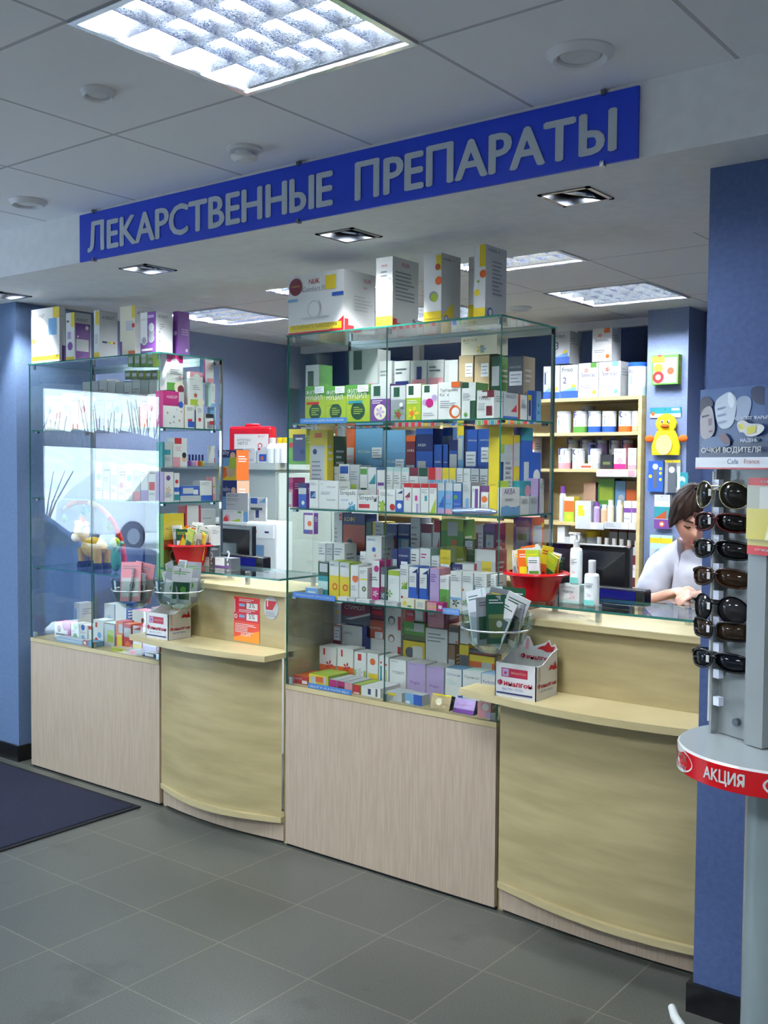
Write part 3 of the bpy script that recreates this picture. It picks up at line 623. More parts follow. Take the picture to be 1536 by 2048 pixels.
row([(619, 642, 921, 'W l,.1,.9,.8,5,A c,.2,.2,.2,R d,.5,.3,.95,.6,k'), (644, 660, 924, 'W r,.1,.1,.9,.45,G t,СИСТЕМ,.1,.85,.8,D'), (661, 677, 933, 'W t,ЛИЗАТ,.1,.8,.8,D l,.1,.6,.8,3,A'),
     (678, 699, 928, 'W r,.1,.78,.9,.95,B r,.3,.3,.6,.5,x l,.1,.7,.8,2,A'), (700, 719, 930, 'w r,.1,.45,.7,.55,L l,.1,.85,.8,4,A'), (720, 735, 934, 'W r,.05,.82,.95,.96,G r,.1,.1,.9,.5,g'),
     (736, 753, 935, 'Wb w,0,.3,b r,0,0,1,.2,B d,.1,.6,.9,.85,T'), (754, 770, 940, 'Wq r,.1,.6,.9,.68,P r,0,0,1,.5,K'),
     (772, 786, 934, 'W r,0,.9,1,1,u c,.5,.25,.35,K l,.1,.8,.9,4,A'), (787, 802, 934, 'W r,0,.9,1,1,u c,.5,.25,.35,F l,.1,.8,.9,4,A'), (803, 818, 935, 'W r,0,.9,1,1,u c,.4,.2,.25,x l,.1,.8,.9,4,A'),
     (819, 837, 935, 'W r,0,.8,1,1,r r,0,.2,1,.4,R l,.1,.7,.8,3,A'), (838, 856, 936, 'W r,0,.8,1,1,g r,0,.62,1,.78,w l,.1,.55,.8,3,A'), (857, 871, 935, 'W r,0,.72,1,1,R r,.1,.64,.9,.72,b l,.1,.55,.8,3,A'),
     (872, 884, 935, 'W r,0,.72,1,1,K r,.1,.64,.9,.72,b l,.1,.55,.8,3,A'), (885, 898, 936, 'W r,0,.75,1,1,Y c,.5,.68,.3,b l,.1,.55,.8,3,A'), (899, 912, 936, 'W r,0,.75,1,1,Y c,.5,.68,.3,b l,.1,.55,.8,3,K'),
     (914, 926, 936, 'W l,.1,.85,.9,6,A'), (927, 941, 937, 'W t,ВИТ,.1,.85,.6,G l,.1,.7,.9,6,A'), (942, 958, 937, 'w l,.1,.85,.9,6,D'), (960, 976, 938, 'w l,.1,.85,.9,5,D r,.2,.2,.8,.5,W'), (977, 993, 938, 'w l,.1,.85,.9,5,A d,.1,.1,.9,.4,W')],
    3.30, Z2, .08, 'in middle row, second shelf '+BIG, 'middle row on the second shelf of the large glass case')
row([(576, 586, 955, 'KM r,0,.6,1,1,M r,.2,.1,.8,.5,W'), (597, 613, 966, 'BP r,0,.8,1,1,N r,0,.55,1,.8,w c,.6,.2,.2,W'),
     (619, 637, 960, 'W r,.1,.35,.7,.6,N l,.1,.9,.8,2,A d,.2,.4,.7,.6,b'), (638, 677, 962, 'W t,ЛИЗОЦИМ,.4,.74,.45,D t,ЛИЗОЦИМ,.4,.28,.45,D l,.1,.6,.6,2,A l,.1,.9,.3,1,A'),
     (678, 715, 980, 'W t,Strepsils,.06,.68,.84,k l,.1,.52,.8,2,b d,.4,0,.9,.3,T g,.7,.2,.2,b'), (716, 756, 991, 'W t,Strepsils,.06,.62,.8,k r,.05,.15,.6,.42,R l,.1,.55,.5,1,A d,.8,.6,.95,.95,k'),
     (758, 791, 979, 'W g,.2,.3,.25,G r,.1,0,.35,.4,L c,.85,.2,.16,R l,.1,.85,.9,3,A'), (792, 807, 978, 'Wb r,0,0,1,.5,B c,.5,.25,.3,W d,.2,.8,.9,.95,N'),
     (808, 824, 966, 'W r,0,.85,1,1,R r,.3,.4,.6,.58,K d,.1,.5,.8,.7,r'), (825, 841, 967, 'W r,0,.85,1,1,R r,.35,.4,.65,.58,M r,.5,0,.8,.3,q'), (842, 858, 967, 'W r,0,.85,1,1,R r,.5,.4,.8,.58,T l,.1,.8,.9,3,A'), (859, 874, 967, 'W r,0,.85,1,1,R d,.1,0,.9,.5,L l,.1,.8,.9,3,A'),
     (876, 890, 966, 'bB r,0,.75,1,1,w d,.1,.2,.9,.6,B r,0,0,1,.15,q t,ЖИНКА,.1,.3,.8,N'), (891, 906, 966, 'b r,0,.75,1,1,w c,.4,.55,.3,q r,0,0,1,.15,K t,ЖИНКА,.1,.3,.8,N'), (907, 923, 967, 'Bb r,0,.75,1,1,w c,.3,.55,.25,G t,ЖИНКА,.1,.3,.8,W'),
     (926, 942, 964, 'w l,.1,.9,.8,4,A r,.4,.05,.8,.5,b'), (944, 960, 972, 'WP r,.4,0,.8,.9,P l,.1,.9,.3,2,A'), (962, 977, 985, 'W c,.5,.7,.4,O l,.1,.45,.8,3,A'),
     (979, 996, 962, 'YL r,.2,.1,.8,.7,Y t,ЦИТО,.1,.85,.7,s')],
    3.175, Z2, .075, 'at front, second shelf '+BIG, 'front row on the second shelf of the large glass case')
row([(1003, 1040, 975, 'W r,0,0,1,.28,B t,АКВА,.15,.76,.6,P w,0,.3,b l,.2,.6,.7,2,A', dict(d=.05)), (1042, 1059, 993, 'W l,.1,.85,.9,5,A'), (1060, 1076, 993, 'w l,.1,.85,.9,5,A'),
     (1077, 1086, 957, 'Wq r,0,0,.3,1,P l,.4,.85,.9,3,A')],
    -1.925, Z2, .05, 'facing side pane, second shelf '+BIG, 'side row on the second shelf of the large glass case', plane='X')
row([(1001, 1026, 854, 'wY r,0,.8,1,1,Y r,0,.7,.3,.8,L r,0,0,.25,.6,N l,.4,.6,.9,6,A'), (1028, 1040, 870, 'YK r,0,.6,1,.9,w c,.6,.4,.3,F', ), (1041, 1080, 856, 'BN r,.3,.35,.7,.6,w c,.7,.25,.2,w r,0,.85,1,1,T', dict(kind='blister card', d=.03)),
     (1082, 1092, 905, 'B r,0,0,1,.3,N c,.5,.6,.4,W')],
    -1.985, Z2, .05, 'behind side pane, second shelf '+BIG, 'side back row on the second shelf of the large glass case', plane='X')
row([(1040, 1060, 962, 'T c,.8,.7,.3,K r,0,0,1,.3,W'), (1061, 1076, 962, 'T c,.8,.7,.3,K r,0,0,1,.3,W', dict(look='teal carton with pink face, next to its twin,'))],
    -1.957, Z2, .035, 'behind leaflets, second shelf '+BIG, 'side row on the second shelf of the large glass case', plane='X')
# ---- third shelf
row([(607, 628, 1026, 'P r,.1,.2,.9,.9,W c,.6,.5,.2,O r,.1,.05,.5,.2,B', dict(kind='pack', pb=1068, Y=3.47, d=.03)),
     (630, 685, 1024, 'w r,.65,.9,.95,.98,R t,АА,.7,.915,.2,W,.04 l,.1,.8,.5,4,A r,.65,.45,.9,.5,u', dict(d=.06)),
     (687, 731, 1028, 'N r,0,.88,1,1,N t,КОФЕ,.05,.9,.5,Y,.06 r,0,.5,1,.86,o c,.3,.62,.18,X c,.3,.63,.12,k c,.5,.52,.1,W r,0,.3,1,.5,N t,COFFEE,.05,.31,.6,Y,.08 r,0,0,1,.28,Y c,.4,.12,.12,s p,.5,.38,.45,.09', dict(look='navy coffee box with rust brown cup picture')),
     (732, 745, 1044, 'gk r,.1,.6,.9,.8,s l,.1,.5,.8,3,Y'), (746, 768, 1044, 'wY r,0,0,.2,1,Y c,.6,.6,.25,Y l,.3,.95,.9,3,A'),
     (771, 795, 1048, 'oN r,0,.8,1,1,N t,СТИММЕТ,.05,.84,.9,W r,.3,.5,.8,.78,w r,.2,.2,.6,.4,Y r,0,0,1,.1,N'), (797, 820, 1048, 'bN r,0,.8,1,1,N t,СТИММЕТ,.05,.84,.9,W r,.3,.5,.9,.78,w c,.5,.35,.15,x'),
     (822, 841, 1036, 'W t,ФЛУ,.1,.86,.6,D l,.1,.8,.8,3,A r,.2,.4,.5,.52,L r,.5,.4,.8,.52,g'), (843, 864, 1048, 'W r,0,.88,1,1,r d,.1,.4,.8,.6,G r,.1,.35,.6,.5,L t,СИРОП,.05,.25,.8,P'),
     (866, 881, 1041, 'W r,.2,.85,1,1,R d,.1,.3,.9,.8,R r,0,0,1,.45,R t,СИНЕКОД,.05,.2,.9,W', dict(look='white and red box with bold white lettering')),
     (883, 928, 1039, 'G r,0,.86,1,1,L r,.3,.8,.75,.97,w c,.6,.72,.12,O r,0,.55,1,.63,s', dict(look='broad green box with orange fruit')),
     (930, 951, 1078, 'GL r,0,.2,.3,1,g t,МУКО,.05,.75,.85,W,.1 p,.1,.84,.7,.13'),
     (953, 968, 1050, 'Wr r,0,.45,.3,.9,r l,.4,.9,.9,6,q'), (969, 991, 1047, 'NM r,0,.9,1,1,P r,.2,.6,.9,.86,w r,0,.4,1,.5,M c,.5,.75,.14,b')],
    3.41, Z3, .08, 'in back row, third shelf '+BIG, 'back row on the third shelf of the large glass case')
row([(637, 652, 1086, 'W r,0,.55,1,.62,N w,.5,.55,b l,.1,.9,.9,3,A c,.2,.62,.1,O'), (653, 666, 1087, 'w l,.1,.9,.9,3,A'), (668, 690, 1087, 'W g,.4,.35,.25,G l,.1,.9,.9,3,A'),
     (721, 733, 1103, 'W c,.5,.5,.3,D c,.5,.5,.15,L l,.1,.9,.8,2,A'), (733, 764, 1072, 'W c,.5,.78,.12,B g,.6,.68,.1,O t,ИММУН,.1,.92,.5,B l,.1,.55,.8,3,A'),
     (785, 796, 1098, 'N r,.1,.4,.9,.8,w c,.5,.2,.3,O'), (797, 819, 1097, 'Nb r,0,.8,1,1,N t,СТИММЕТ,.05,.84,.9,W p,.3,.5,.6,.25 c,.2,.2,.3,L'),
     (822, 840, 1098, 'W l,.1,.9,.8,3,D c,.4,.3,.2,u'), (841, 862, 1097, 'Wu d,.1,.2,.9,.5,G l,.1,.9,.8,2,M'), (864, 880, 1112, 'W c,.5,.3,.3,R l,.1,.9,.8,3,A'),
     (881, 912, 1094, 'sL r,0,.7,.7,.95,Y t,СИРОП,.05,.78,.6,s p,.05,.5,.6,.2 r,0,0,1,.25,L'),
     (903, 950, 1127, 'W r,.05,.78,.5,.98,N t,АЦЦ,.1,.82,.3,W l,.1,.65,.9,5,A'), (951, 993, 1099, 'wR r,.35,.2,.8,.8,Y r,0,.2,.1,.75,R t,СИРОП,.38,.65,.4,k r,.1,.8,1,1,W')],
    3.30, Z3, .08, 'in middle row, third shelf '+BIG, 'middle row on the third shelf of the large glass case')
yl = 'YL r,0,.65,1,1,w r,.1,.6,.95,.85,W c,.6,.3,.28,O c,.6,.3,.15,Y l,.1,.9,.8,1,D'
row([(637, 657, 1125, 'Tg r,0,.6,1,1,g r,.15,.72,.95,.97,w r,0,.2,1,.45,u'), (659, 679, 1122, yl), (680, 700, 1125, yl, dict(look='yellow carton with orange disc, shorter of two')),
     (702, 718, 1131, 'W c,.6,.62,.4,O r,.1,.7,.9,.95,W l,.1,.4,.8,3,A'), (719, 736, 1135, 'W c,.6,.35,.26,D c,.6,.35,.14,L l,.1,.9,.9,2,A r,0,.62,1,.66,Y'),
     (745, 760, 1121, 'WM r,0,0,1,.35,M c,.6,.8,.35,M g,.5,.2,.4,W l,.1,.6,.8,2,D'), (762, 775, 1135, 'D r,.1,.45,.9,.8,w r,.1,.3,.9,.45,r g,.5,.2,.4,u'),
     (777, 800, 1141, 'W r,0,.85,1,1,L l,.1,.75,.8,3,u g,.15,.3,.3,G'), (801, 818, 1131, 'W d,.1,.4,.9,.6,G r,0,.0,1,.06,g g,.5,.5,.35,L c,.3,.2,.14,R l,.1,.9,.9,3,A'),
     (819, 838, 1134, 'WB r,0,0,1,.48,B r,.8,.3,1,.85,N d,.3,.85,.95,.97,N c,.6,.12,.15,W l,.1,.75,.7,3,A'), (840, 859, 1137, 'WB r,0,0,1,.48,B r,.8,.3,1,.85,N d,.3,.85,.95,.97,N c,.6,.12,.15,W l,.1,.75,.7,3,A'),
     (861, 880, 1137, 'qK d,.1,0,1,.15,M l,.1,.85,.8,4,P'), (881, 900, 1152, 'W r,0,0,1,.6,G g,.5,.3,.35,s c,.7,.15,.15,R l,.1,.9,.9,2,A'),
     (902, 925, 1143, 'W g,.5,.2,.35,g l,.1,.9,.8,3,A r,0,.28,1,.34,b'), (926, 948, 1145, 'W g,.3,.22,.3,G c,.1,.55,.1,O l,.1,.9,.8,3,A'), (950, 975, 1147, 'W r,0,.4,.1,.7,T g,.6,.12,.3,Y l,.1,.9,.8,5,A'),
     (983, 994, 1150, 'W l,.1,.9,.9,5,A c,.4,.55,.25,O')],
    3.19, Z3, .075, 'at front, third shelf '+BIG, 'front row on the third shelf of the large glass case')
row([(611, 637, 1166, 'bB r,.2,.4,.8,.6,W', dict(side='w', Y=3.155, d=.03)),
     (676, 695, 1194, 'W l,.1,.7,.5,1,A', {}), (696, 711, 1196, 'w r,.3,.2,.9,.7,W', {}), (713, 740, 1199, 'W l,.2,.7,.9,2,A', {}),
     (751, 797, 1203, 'w r,.05,.2,.95,.8,W t,МАЛАВИТ,.3,.4,.5,A', {}), (803, 830, 1196, 'C c,.3,.5,.14,Y r,.5,.1,.8,.3,G', {}), (832, 852, 1199, 'C r,.2,.2,.8,.8,w', {}),
     (855, 875, 1205, 'KM r,.1,.3,.6,.7,F c,.8,.5,.1,Y', {}), (876, 888, 1206, 'M r,.2,.3,.8,.7,W', {}), (924, 958, 1212, 'wA r,.1,.2,.9,.8,W', {})],
    3.132, Z3, .03, 'lying flat, third shelf '+BIG, 'flat packs at the edge of the third shelf', kind='flat pack', hmax=.034)
# ---- bottom shelf
arc = 'W c,.4,.84,.22,D c,.4,.83,.16,W c,.4,.6,.2,X c,.4,.59,.14,W c,.4,.36,.2,D c,.4,.35,.14,W c,.4,.12,.2,o c,.4,.11,.13,W r,.82,.72,1,.9,R r,.82,.3,1,.5,R r,.82,.02,1,.2,R'
row([(663, 683, 1252, 'wK r,0,0,1,.7,r p,.15,.72,.7,.25 l,.2,.6,.8,2,K'), (663, 683, 1206, 'w c,.5,.55,.2,Y l,.2,.9,.8,2,A', dict(pb=1247)),
     (685, 742, 1206, 'rN r,0,0,1,.35,D d,.1,.2,1,.6,w d,.15,.12,1,.5,D t,СТИМОЛ,.1,.68,.7,W', dict(pb=1249)), (685, 726, 1251, 'wN t,СИМПЛ,.1,.82,.4,N c,.6,.5,.12,q r,0,.15,.6,.25,R r,.05,.02,.4,.1,R'), (727, 742, 1251, 'Nb r,0,0,1,.5,w'),
     (743, 770, 1211, 'rR r,.1,.3,.9,.6,R t,ХОНДРО,.1,.7,.7,W', dict(pb=1238)), (735, 769, 1240, 'oO t,ТЕРАФЛЕКС,.1,.5,.8,W p,.5,.02,.45,.35', dict(pb=1277)), (743, 770, 1278, 'Wu c,.3,.3,.4,G c,.3,.3,.25,W'),
     (772, 804, 1217, arc, dict(look='tall white carton stack face with arch drawings')),
     (812, 830, 1219, 'RO t,ГЕПА,.2,.5,.7,W', dict(pb=1243)), (831, 853, 1219, 'wA r,.1,.2,.7,.8,W r,.8,0,1,1,R', dict(pb=1243)), (808, 852, 1245, 'GL r,0,0,1,.3,s r,.5,.5,.95,.95,w t,ГЕПАБЕНЕ,.1,.5,.6,W', dict(pb=1281)),
     (808, 852, 1283, 'YX c,.3,.75,.2,D c,.3,.3,.2,D r,.45,.4,.9,.9,W r,.8,.1,1,.5,s'),
     (857, 898, 1225, 'Kr r,.8,0,1,1,r l,.1,.8,.6,3,R r,0,.8,.3,1,w', dict(pb=1256)), (853, 897, 1258, 'W r,.25,.2,.5,.4,D l,.1,.92,.9,3,A c,.4,.3,.08,W'),
     (899, 920, 1250, 'X r,.05,0,.95,.6,w r,.1,.65,.9,.85,D c,.8,.1,.12,O', dict(pb=1288)), (899, 912, 1290, 'wX r,0,.7,1,1,X c,.2,.5,.2,O'), (921, 940, 1290, 'XY r,0,.8,1,1,Y r,.1,.5,.9,.78,D r,0,0,1,.5,w'),
     (922, 940, 1246, 'W l,.1,.9,.9,6,A', dict(pb=1288)), (941, 992, 1312, 'OX c,.45,.45,.4,W t,САЛЬЦИ,.1,.45,.4,k r,.5,.5,.9,.85,w r,0,.85,1,1,Y'), (941, 992, 1300, 'kX r,0,.2,1,.8,D r,.1,0,.9,.2,R', dict(pb=1310))],
    3.41, Z4, .08, 'in back row, bottom shelf '+BIG, 'back row on the bottom shelf of the large glass case')
rd = 'W r,0,.0,1,.45,O r,0,0,1,.25,R g,.6,.45,.25,R r,.25,.75,.35,.95,R'
row([(640, 674, 1294, rd), (676, 708, 1297, rd, dict(look='white box with orange red figures, the twin,')),
     (710, 734, 1305, 'W r,0,.1,.15,.45,L r,.8,0,1,.45,L r,.3,.75,.6,.95,R g,.45,.4,.3,w'), (736, 758, 1307, 'W r,.1,.1,.95,.4,Y c,.5,.75,.25,O'), (760, 779, 1313, 'W r,.1,.1,.3,.7,T r,.7,.1,.8,.6,L c,.2,.8,.1,R c,.75,.75,.1,R'),
     (781, 814, 1320, 'W t,ЭЛЕВИТ,.15,.55,.75,D d,.3,.1,.6,.3,M l,.1,.95,.5,1,A'), (816, 853, 1326, 'qW c,.5,.4,.3,q t,Pregna,.2,.3,.5,P l,.1,.95,.5,1,A'), (855, 890, 1333, 'qW c,.5,.4,.3,q t,Pregna,.2,.3,.5,P l,.1,.95,.5,1,A'),
     (893, 926, 1338, 'Wb t,Остеосан,.1,.78,.8,B l,.1,.65,.7,3,u r,.8,.02,1,.2,B'), (928, 965, 1343, 'Wu t,Перинатал,.1,.75,.8,s l,.1,.6,.7,3,u'), (966, 993, 1349, 'Wb t,Perfectil,.1,.72,.85,P l,.1,.6,.7,3,b')],
    3.30, Z4, .08, 'in middle row, bottom shelf '+BIG, 'middle row on the bottom shelf of the large glass case')
row([(583, 617, 1352, 'RO t,НАТУР,.1,.5,.5,W r,.6,.1,.95,.5,W'), (619, 658, 1350, 'YL r,.1,.15,.4,.8,w r,.35,.4,.75,.85,O r,.75,.2,.9,.9,w'), (660, 675, 1360, 'Mw r,.1,0,.9,.3,q'), (676, 690, 1363, 'Mw r,.1,.1,.9,.5,r'),
     (691, 706, 1366, 'Kw r,.1,0,.9,.25,W'), (707, 722, 1370, 'RL r,.1,.05,.9,.2,W'), (724, 763, 1375, 'W r,.35,.2,.5,.8,N r,.75,.1,.85,.9,D l,.05,.9,.3,1,A')],
    3.155, Z4, .13, 'lying at front, bottom shelf '+BIG, 'front row on the bottom shelf of the large glass case', hmax=.06)
row([(812, 847, 1389, 'Bw r,.0,.0,.5,1,b r,.05,.05,.3,.3,W'), (775, 806, 1385, 'w r,.1,.6,.6,.9,Y', dict(d=.08)),
     (862, 901, 1389, 'xk c,.4,.5,.15,C l,.5,.4,.9,2,X r,0,.9,1,1,Y', dict(mat='foil', tilt=-.35, look='shiny gold pack tilted back')),
     (908, 950, 1398, 'qN l,.1,.6,.9,2,M r,0,0,1,.3,P', dict(mat='foil', tilt=-.35, look='shiny silver and violet pack tilted back')), (958, 985, 1405, 'KX c,.6,.7,.25,W r,.6,0,1,.4,q', dict(look='pink and beige pack with white disc'))],
    3.15, Z4, .05, 'at the edge, bottom shelf '+BIG, 'front row on the bottom shelf of the large glass case', kind='pack', hmax=.058)
# silver ribbon of sachets lying at the edge of the second shelf
tb = MB('foil', (190, 200, 235)); x0 = at(902, 990, Y=3.14).x; x1 = at(992, 990, Y=3.14).x
tb.tube([(x0, 3.145, Z2+.014), (x0+.02, 3.145, Z2+.014), (x1-.02, 3.145, Z2+.014), (x1, 3.145, Z2+.014)], [.004, .012, .013, .006], k=10)
tag(tb.build('ointment_tube'), 'silver blue tube lying at the edge of second shelf '+BIG, 'tube')
# pump bottle and lilac lotion behind the side pane

t = empty('wire_rack', (-3.0, 3.46, CT)); tag(t, 'slim white wire rack at the side of the large case, holding a blister pack', 'wire rack')
for x in (-.07, .06): MB('gloss', 'W').tube([(x, 0, 0), (x, 0, .72)], .0025).build('upright_wire', t)
for z in (.35, .56, .7): MB('gloss', 'W').tube([(-.07, 0, z), (.06, 0, z)], .002).build('cross_wire', t)

# ------------------------------------------------------------------ big boxes standing on the cases
def topbox(px0, pxc, px1, pt, zb, Yf, name, cat, label, group, base, side, front, sdsl, rz=0):
    A = at(px0, pt+60, Y=Yf); B = at(pxc, pt+60, Y=Yf); h = at(pxc, pt, Y=Yf).z-zb; d = max(.03, at(px1, pt+60, X=B.x).y-Yf)
    o = carton(name, cat, ((A.x+B.x)/2, Yf, zb), B.x-A.x, h, min(d, .34), base+side+' '+front, '', group, look=label, side_dsl='W '+sdsl)
    o['label'] = label; return o
Tz = TOPZ+.0005; gt = 'large boxes standing on top of the centre case'
topbox(577, 688, 750, 537, Tz, 3.135, 'humidifier_box', 'box', 'wide white box with red corner, leftmost on top of the large glass case', gt, 'W', 'W',
       'r,0,0,1,.04,R d,.75,.04,1,.25,R r,.02,.05,.96,.16,Y t,УВЛАЖНИТЕЛЬ_ВОЗДУХА,.05,.08,.84,s t,NUK,.38,.82,.2,R t,Comfort_Plus,.26,.7,.5,A c,.14,.8,.12,r r,.68,.7,.86,.93,Y t,ПОДАРОК,.07,.79,.15,Y r,0,.56,.18,.6,b r,.8,.58,1,.64,B c,.48,.4,.12,w c,.48,.4,.1,W r,.25,.25,.75,.27,w',
       'd,.5,0,0,.25,W t,NUK,.62,.84,.25,R t,NUK,.62,.74,.12,R l,.3,.6,.9,5,w r,0,0,.3,.1,R r,.3,0,.55,.05,R r,0,.1,.12,.2,R')
topbox(752, 785, 837, 512, Tz, 3.15, 'steriliser_box', 'box', 'white box with round cut-out window standing second on top of the large case', gt, 'W', 'W',
       'r,.0,.02,1,.16,Y t,МОЛОКООТСОС,.05,.06,.9,k t,NUK,.35,.86,.35,R r,.15,.25,.95,.7,A c,.7,.6,.25,W c,.2,.3,.16,K l,.3,.8,.8,2,A', 't,NUK,.35,.88,.3,R l,.1,.8,.9,8,A d,0,0,.45,.01,R r,0,0,.15,.12,R r,.15,0,.3,.06,R g,.8,.12,.08,k')
topbox(848, 883, 921, 505, Tz, 3.15, 'breast_pump_box', 'box', 'white box with yellow base and oval window, third on top of the large case', gt, 'W', 'w',
       'r,0,0,1,.16,Y t,МОЛОКООТСОС,.05,.04,.9,k c,.55,.38,.24,A c,.6,.36,.2,L c,.85,.6,.2,O r,.7,.75,1,.97,Y c,.8,.8,.15,o', 't,medela,.1,.9,.4,D c,.6,.92,.03,O d,.0,.08,.6,.3,Y c,.25,.06,.1,B c,.25,.06,.07,W r,.78,.04,.86,.08,R')
topbox(948, 971, 1013, 488, Tz, 3.15, 'breast_pump_box', 'box', 'tall pale box with yellow front at the corner on top of the large case', gt, 'W', 'w',
       'r,0,0,1,.14,Y c,.8,.6,.3,O r,.5,.7,1,1,Y c,.3,.35,.25,Y c,.4,.5,.1,L', 't,medela,.12,.92,.4,D c,.62,.94,.03,O l,.3,.8,.8,9,A c,.2,.08,.12,B c,.2,.08,.08,W r,.75,.04,.83,.08,R')
topbox(937, 948, 955, 513, Tz, 3.3, 'breast_pump_box', 'box', 'pale box standing behind the tall corner box on the large case', gt, 'W', 'w', 'r,0,0,1,.3,Y t,medela,.1,.8,.8,D', 'r,0,0,1,.3,Y')
Tl = 2.0985; gl = 'baby feeding boxes standing on the case by the pillar'
av = 't,AVENT,.12,.82,%s,D'
topbox(63, 119, 131, 612, Tl, 3.14, 'bottle_warmer_box', 'box', 'large white and yellow box at the pillar end on top of the toy case', gl, 'W', 'W', av % .35+' r,0,.05,1,.13,Y t,СТЕРИЛИЗАТОР,.05,.07,.9,s r,.78,.8,1,1,Y r,.62,.5,.9,.8,b c,.45,.35,.14,q c,.45,.4,.1,w c,.08,.42,.06,O', av % .6+' r,.4,.0,1,.3,P')
topbox(132, 149, 182, 624, Tl, 3.14, 'breast_pump_box', 'box', 'white and purple box with yellow corner, second on the toy case', gl, 'W', 'w', 'r,.6,.7,1,1,Y r,0,0,1,.08,Y c,.5,.3,.3,P r,.2,.45,.6,.6,q r,.1,.8,.4,.84,D', av % .7+' r,.05,0,.95,.78,P r,.1,.2,.85,.45,w c,.75,.7,.1,W c,.2,.5,.05,W')
topbox(188, 199, 235, 620, Tl, 3.14, 'bottle_box', 'box', 'plain white box with row of coloured marks, third on the toy case', gl, 'W', 'w', 'r,0,0,1,.12,Y r,.3,.7,.9,.98,Y r,.2,.3,.7,.5,w', av % .7+' r,.15,.32,.4,.36,N r,.4,.32,.6,.36,L r,.6,.32,.75,.36,Y r,.75,.32,.85,.36,R')
topbox(240, 270, 306, 610, Tl, 3.16, 'steriliser_box', 'box', 'tall cream box with yellow strip behind the oval-window box', gl, 'C', 'W', 'r,.55,.02,1,.1,O r,.8,.75,1,1,Y r,.4,.5,.9,.7,w r,0,.0,.15,.3,P c,.9,.6,.1,R', av % .7)
topbox(281, 312, 345, 622, Tl, 3.125, 'bottle_set_box', 'box', 'white and violet box with oval window, beside the pink tube box', gl, 'P', 'w', 'r,0,.25,.45,1,W t,AVENT,.05,.8,.35,A c,.25,.3,.18,w c,.25,.3,.13,A c,.72,.5,.2,A c,.72,.35,.2,A c,.72,.62,.18,w r,.1,.05,.8,.1,W r,.5,.85,.9,.92,q', 't,AVENT,.12,.85,.6,D l,.2,.7,.5,3,A c,.2,.5,.06,A c,.2,.3,.06,A')
topbox(346, 356, 379, 622, Tl, 3.26, 'bottle_set_box', 'box', 'deep violet box at the open end on the toy case', gl, 'P', 'P', 'c,.5,.5,.3,w', 'c,.75,.12,.12,W l,.3,.6,.9,3,q')

# ------------------------------------------------------------------ toy case, goods facing the side pane
LIT = 'of toy case'; CASE = (LX0, LX1)
row([(326, 368, 783, 'WM r,0,.6,.75,1,M r,.75,.75,1,1,w c,.85,.65,.12,B g,.2,.4,.06,R g,.5,.3,.06,N g,.75,.2,.06,R g,.3,.12,.05,r g,.6,.5,.05,b g,.45,.15,.05,B g,.8,.45,.05,D t,НАБОР,.1,.8,.5,W'),
     (369, 391, 810, 'WY r,.3,.05,.9,.3,B r,.3,.3,.7,.4,R l,.2,.9,.8,3,A r,.9,0,1,.8,N'), (392, 407, 812, 'W c,.5,.4,.2,R l,.2,.9,.8,4,A'), (411, 427, 828, 'W r,.2,.05,.9,.5,A r,.5,.3,1,.55,R r,0,.75,1,1,k'), (429, 445, 815, 'Wb r,.2,.2,.7,.4,D l,.2,.9,.8,3,A')],
    LX1-.035, Z1, .05, 'facing side pane, top shelf '+LIT, 'baby goods facing the side pane of the toy case', plane='X')
row([(333, 366, 703, 'W r,0,.8,1,1,M c,.5,.75,.28,W l,.2,.6,.85,3,A r,0,0,1,.22,G c,.75,.1,.3,C c,.85,.04,.2,r c,.8,.38,.08,K', dict(pb=781)),
     (380, 406, 744, 'W r,0,.85,1,1,K c,.5,.8,.3,W l,.2,.6,.85,3,A r,0,0,1,.18,L c,.8,.1,.25,C c,.4,.3,.12,o', dict(pb=811)),
     (422, 444, 768, 'Wu l,.2,.85,.8,4,A r,0,0,1,.12,b c,.8,.25,.15,K', dict(pb=813)), (408, 431, 720, 'Wb r,0,0,.12,1,M l,.3,.85,.9,5,K r,.3,.02,1,.2,K', dict(pb=766, kind='hanging card', Y=LX1-.05, d=.03))],
    LX1-.04, Z1, .045, 'upper tier, side pane '+LIT, 'baby goods facing the side pane of the toy case', plane='X')
row([(326, 347, 944, 'Wq r,0,0,.12,1,q c,.5,.8,.2,P g,.5,.4,.3,F l,.2,.3,.8,3,A'), (348, 359, 946, 'W c,.5,.7,.3,R r,0,.35,1,.5,B r,0,.05,1,.25,T'),
     (360, 398, 972, 'BN r,.15,.2,.7,.8,w r,.7,.1,.95,.6,W', dict(pb=991)), (360, 424, 991, 'wb r,.65,0,1,1,B l,.1,.7,.6,2,A'), (400, 424, 962, 'W l,.1,.9,.8,4,A', dict(pb=991)), (426, 441, 954, 'WK r,0,.0,.8,.3,K c,.4,.6,.35,L r,.7,.7,1,1,Y')],
    LX1-.035, Z2, .05, 'facing side pane, second shelf '+LIT, 'cosmetics facing the side pane of the toy case', plane='X')
row([(325, 345, 884, 'wT r,0,0,.2,1,T r,.1,.5,.8,.7,T l,.2,.4,.8,3,A', dict(pb=935)), (346, 374, 876, 'W c,.8,.3,.18,F c,.8,.42,.16,k r,0,.0,.5,.35,K r,.1,.8,.6,1,R l,.2,.7,.6,3,K', dict(pb=935)), (428, 442, 892, 'W r,0,0,1,.3,R r,0,.6,1,.9,w', dict(pb=926))],
    LX1-.04, Z2, .045, 'upper tier, second shelf '+LIT, 'cosmetics facing the side pane of the toy case', plane='X')
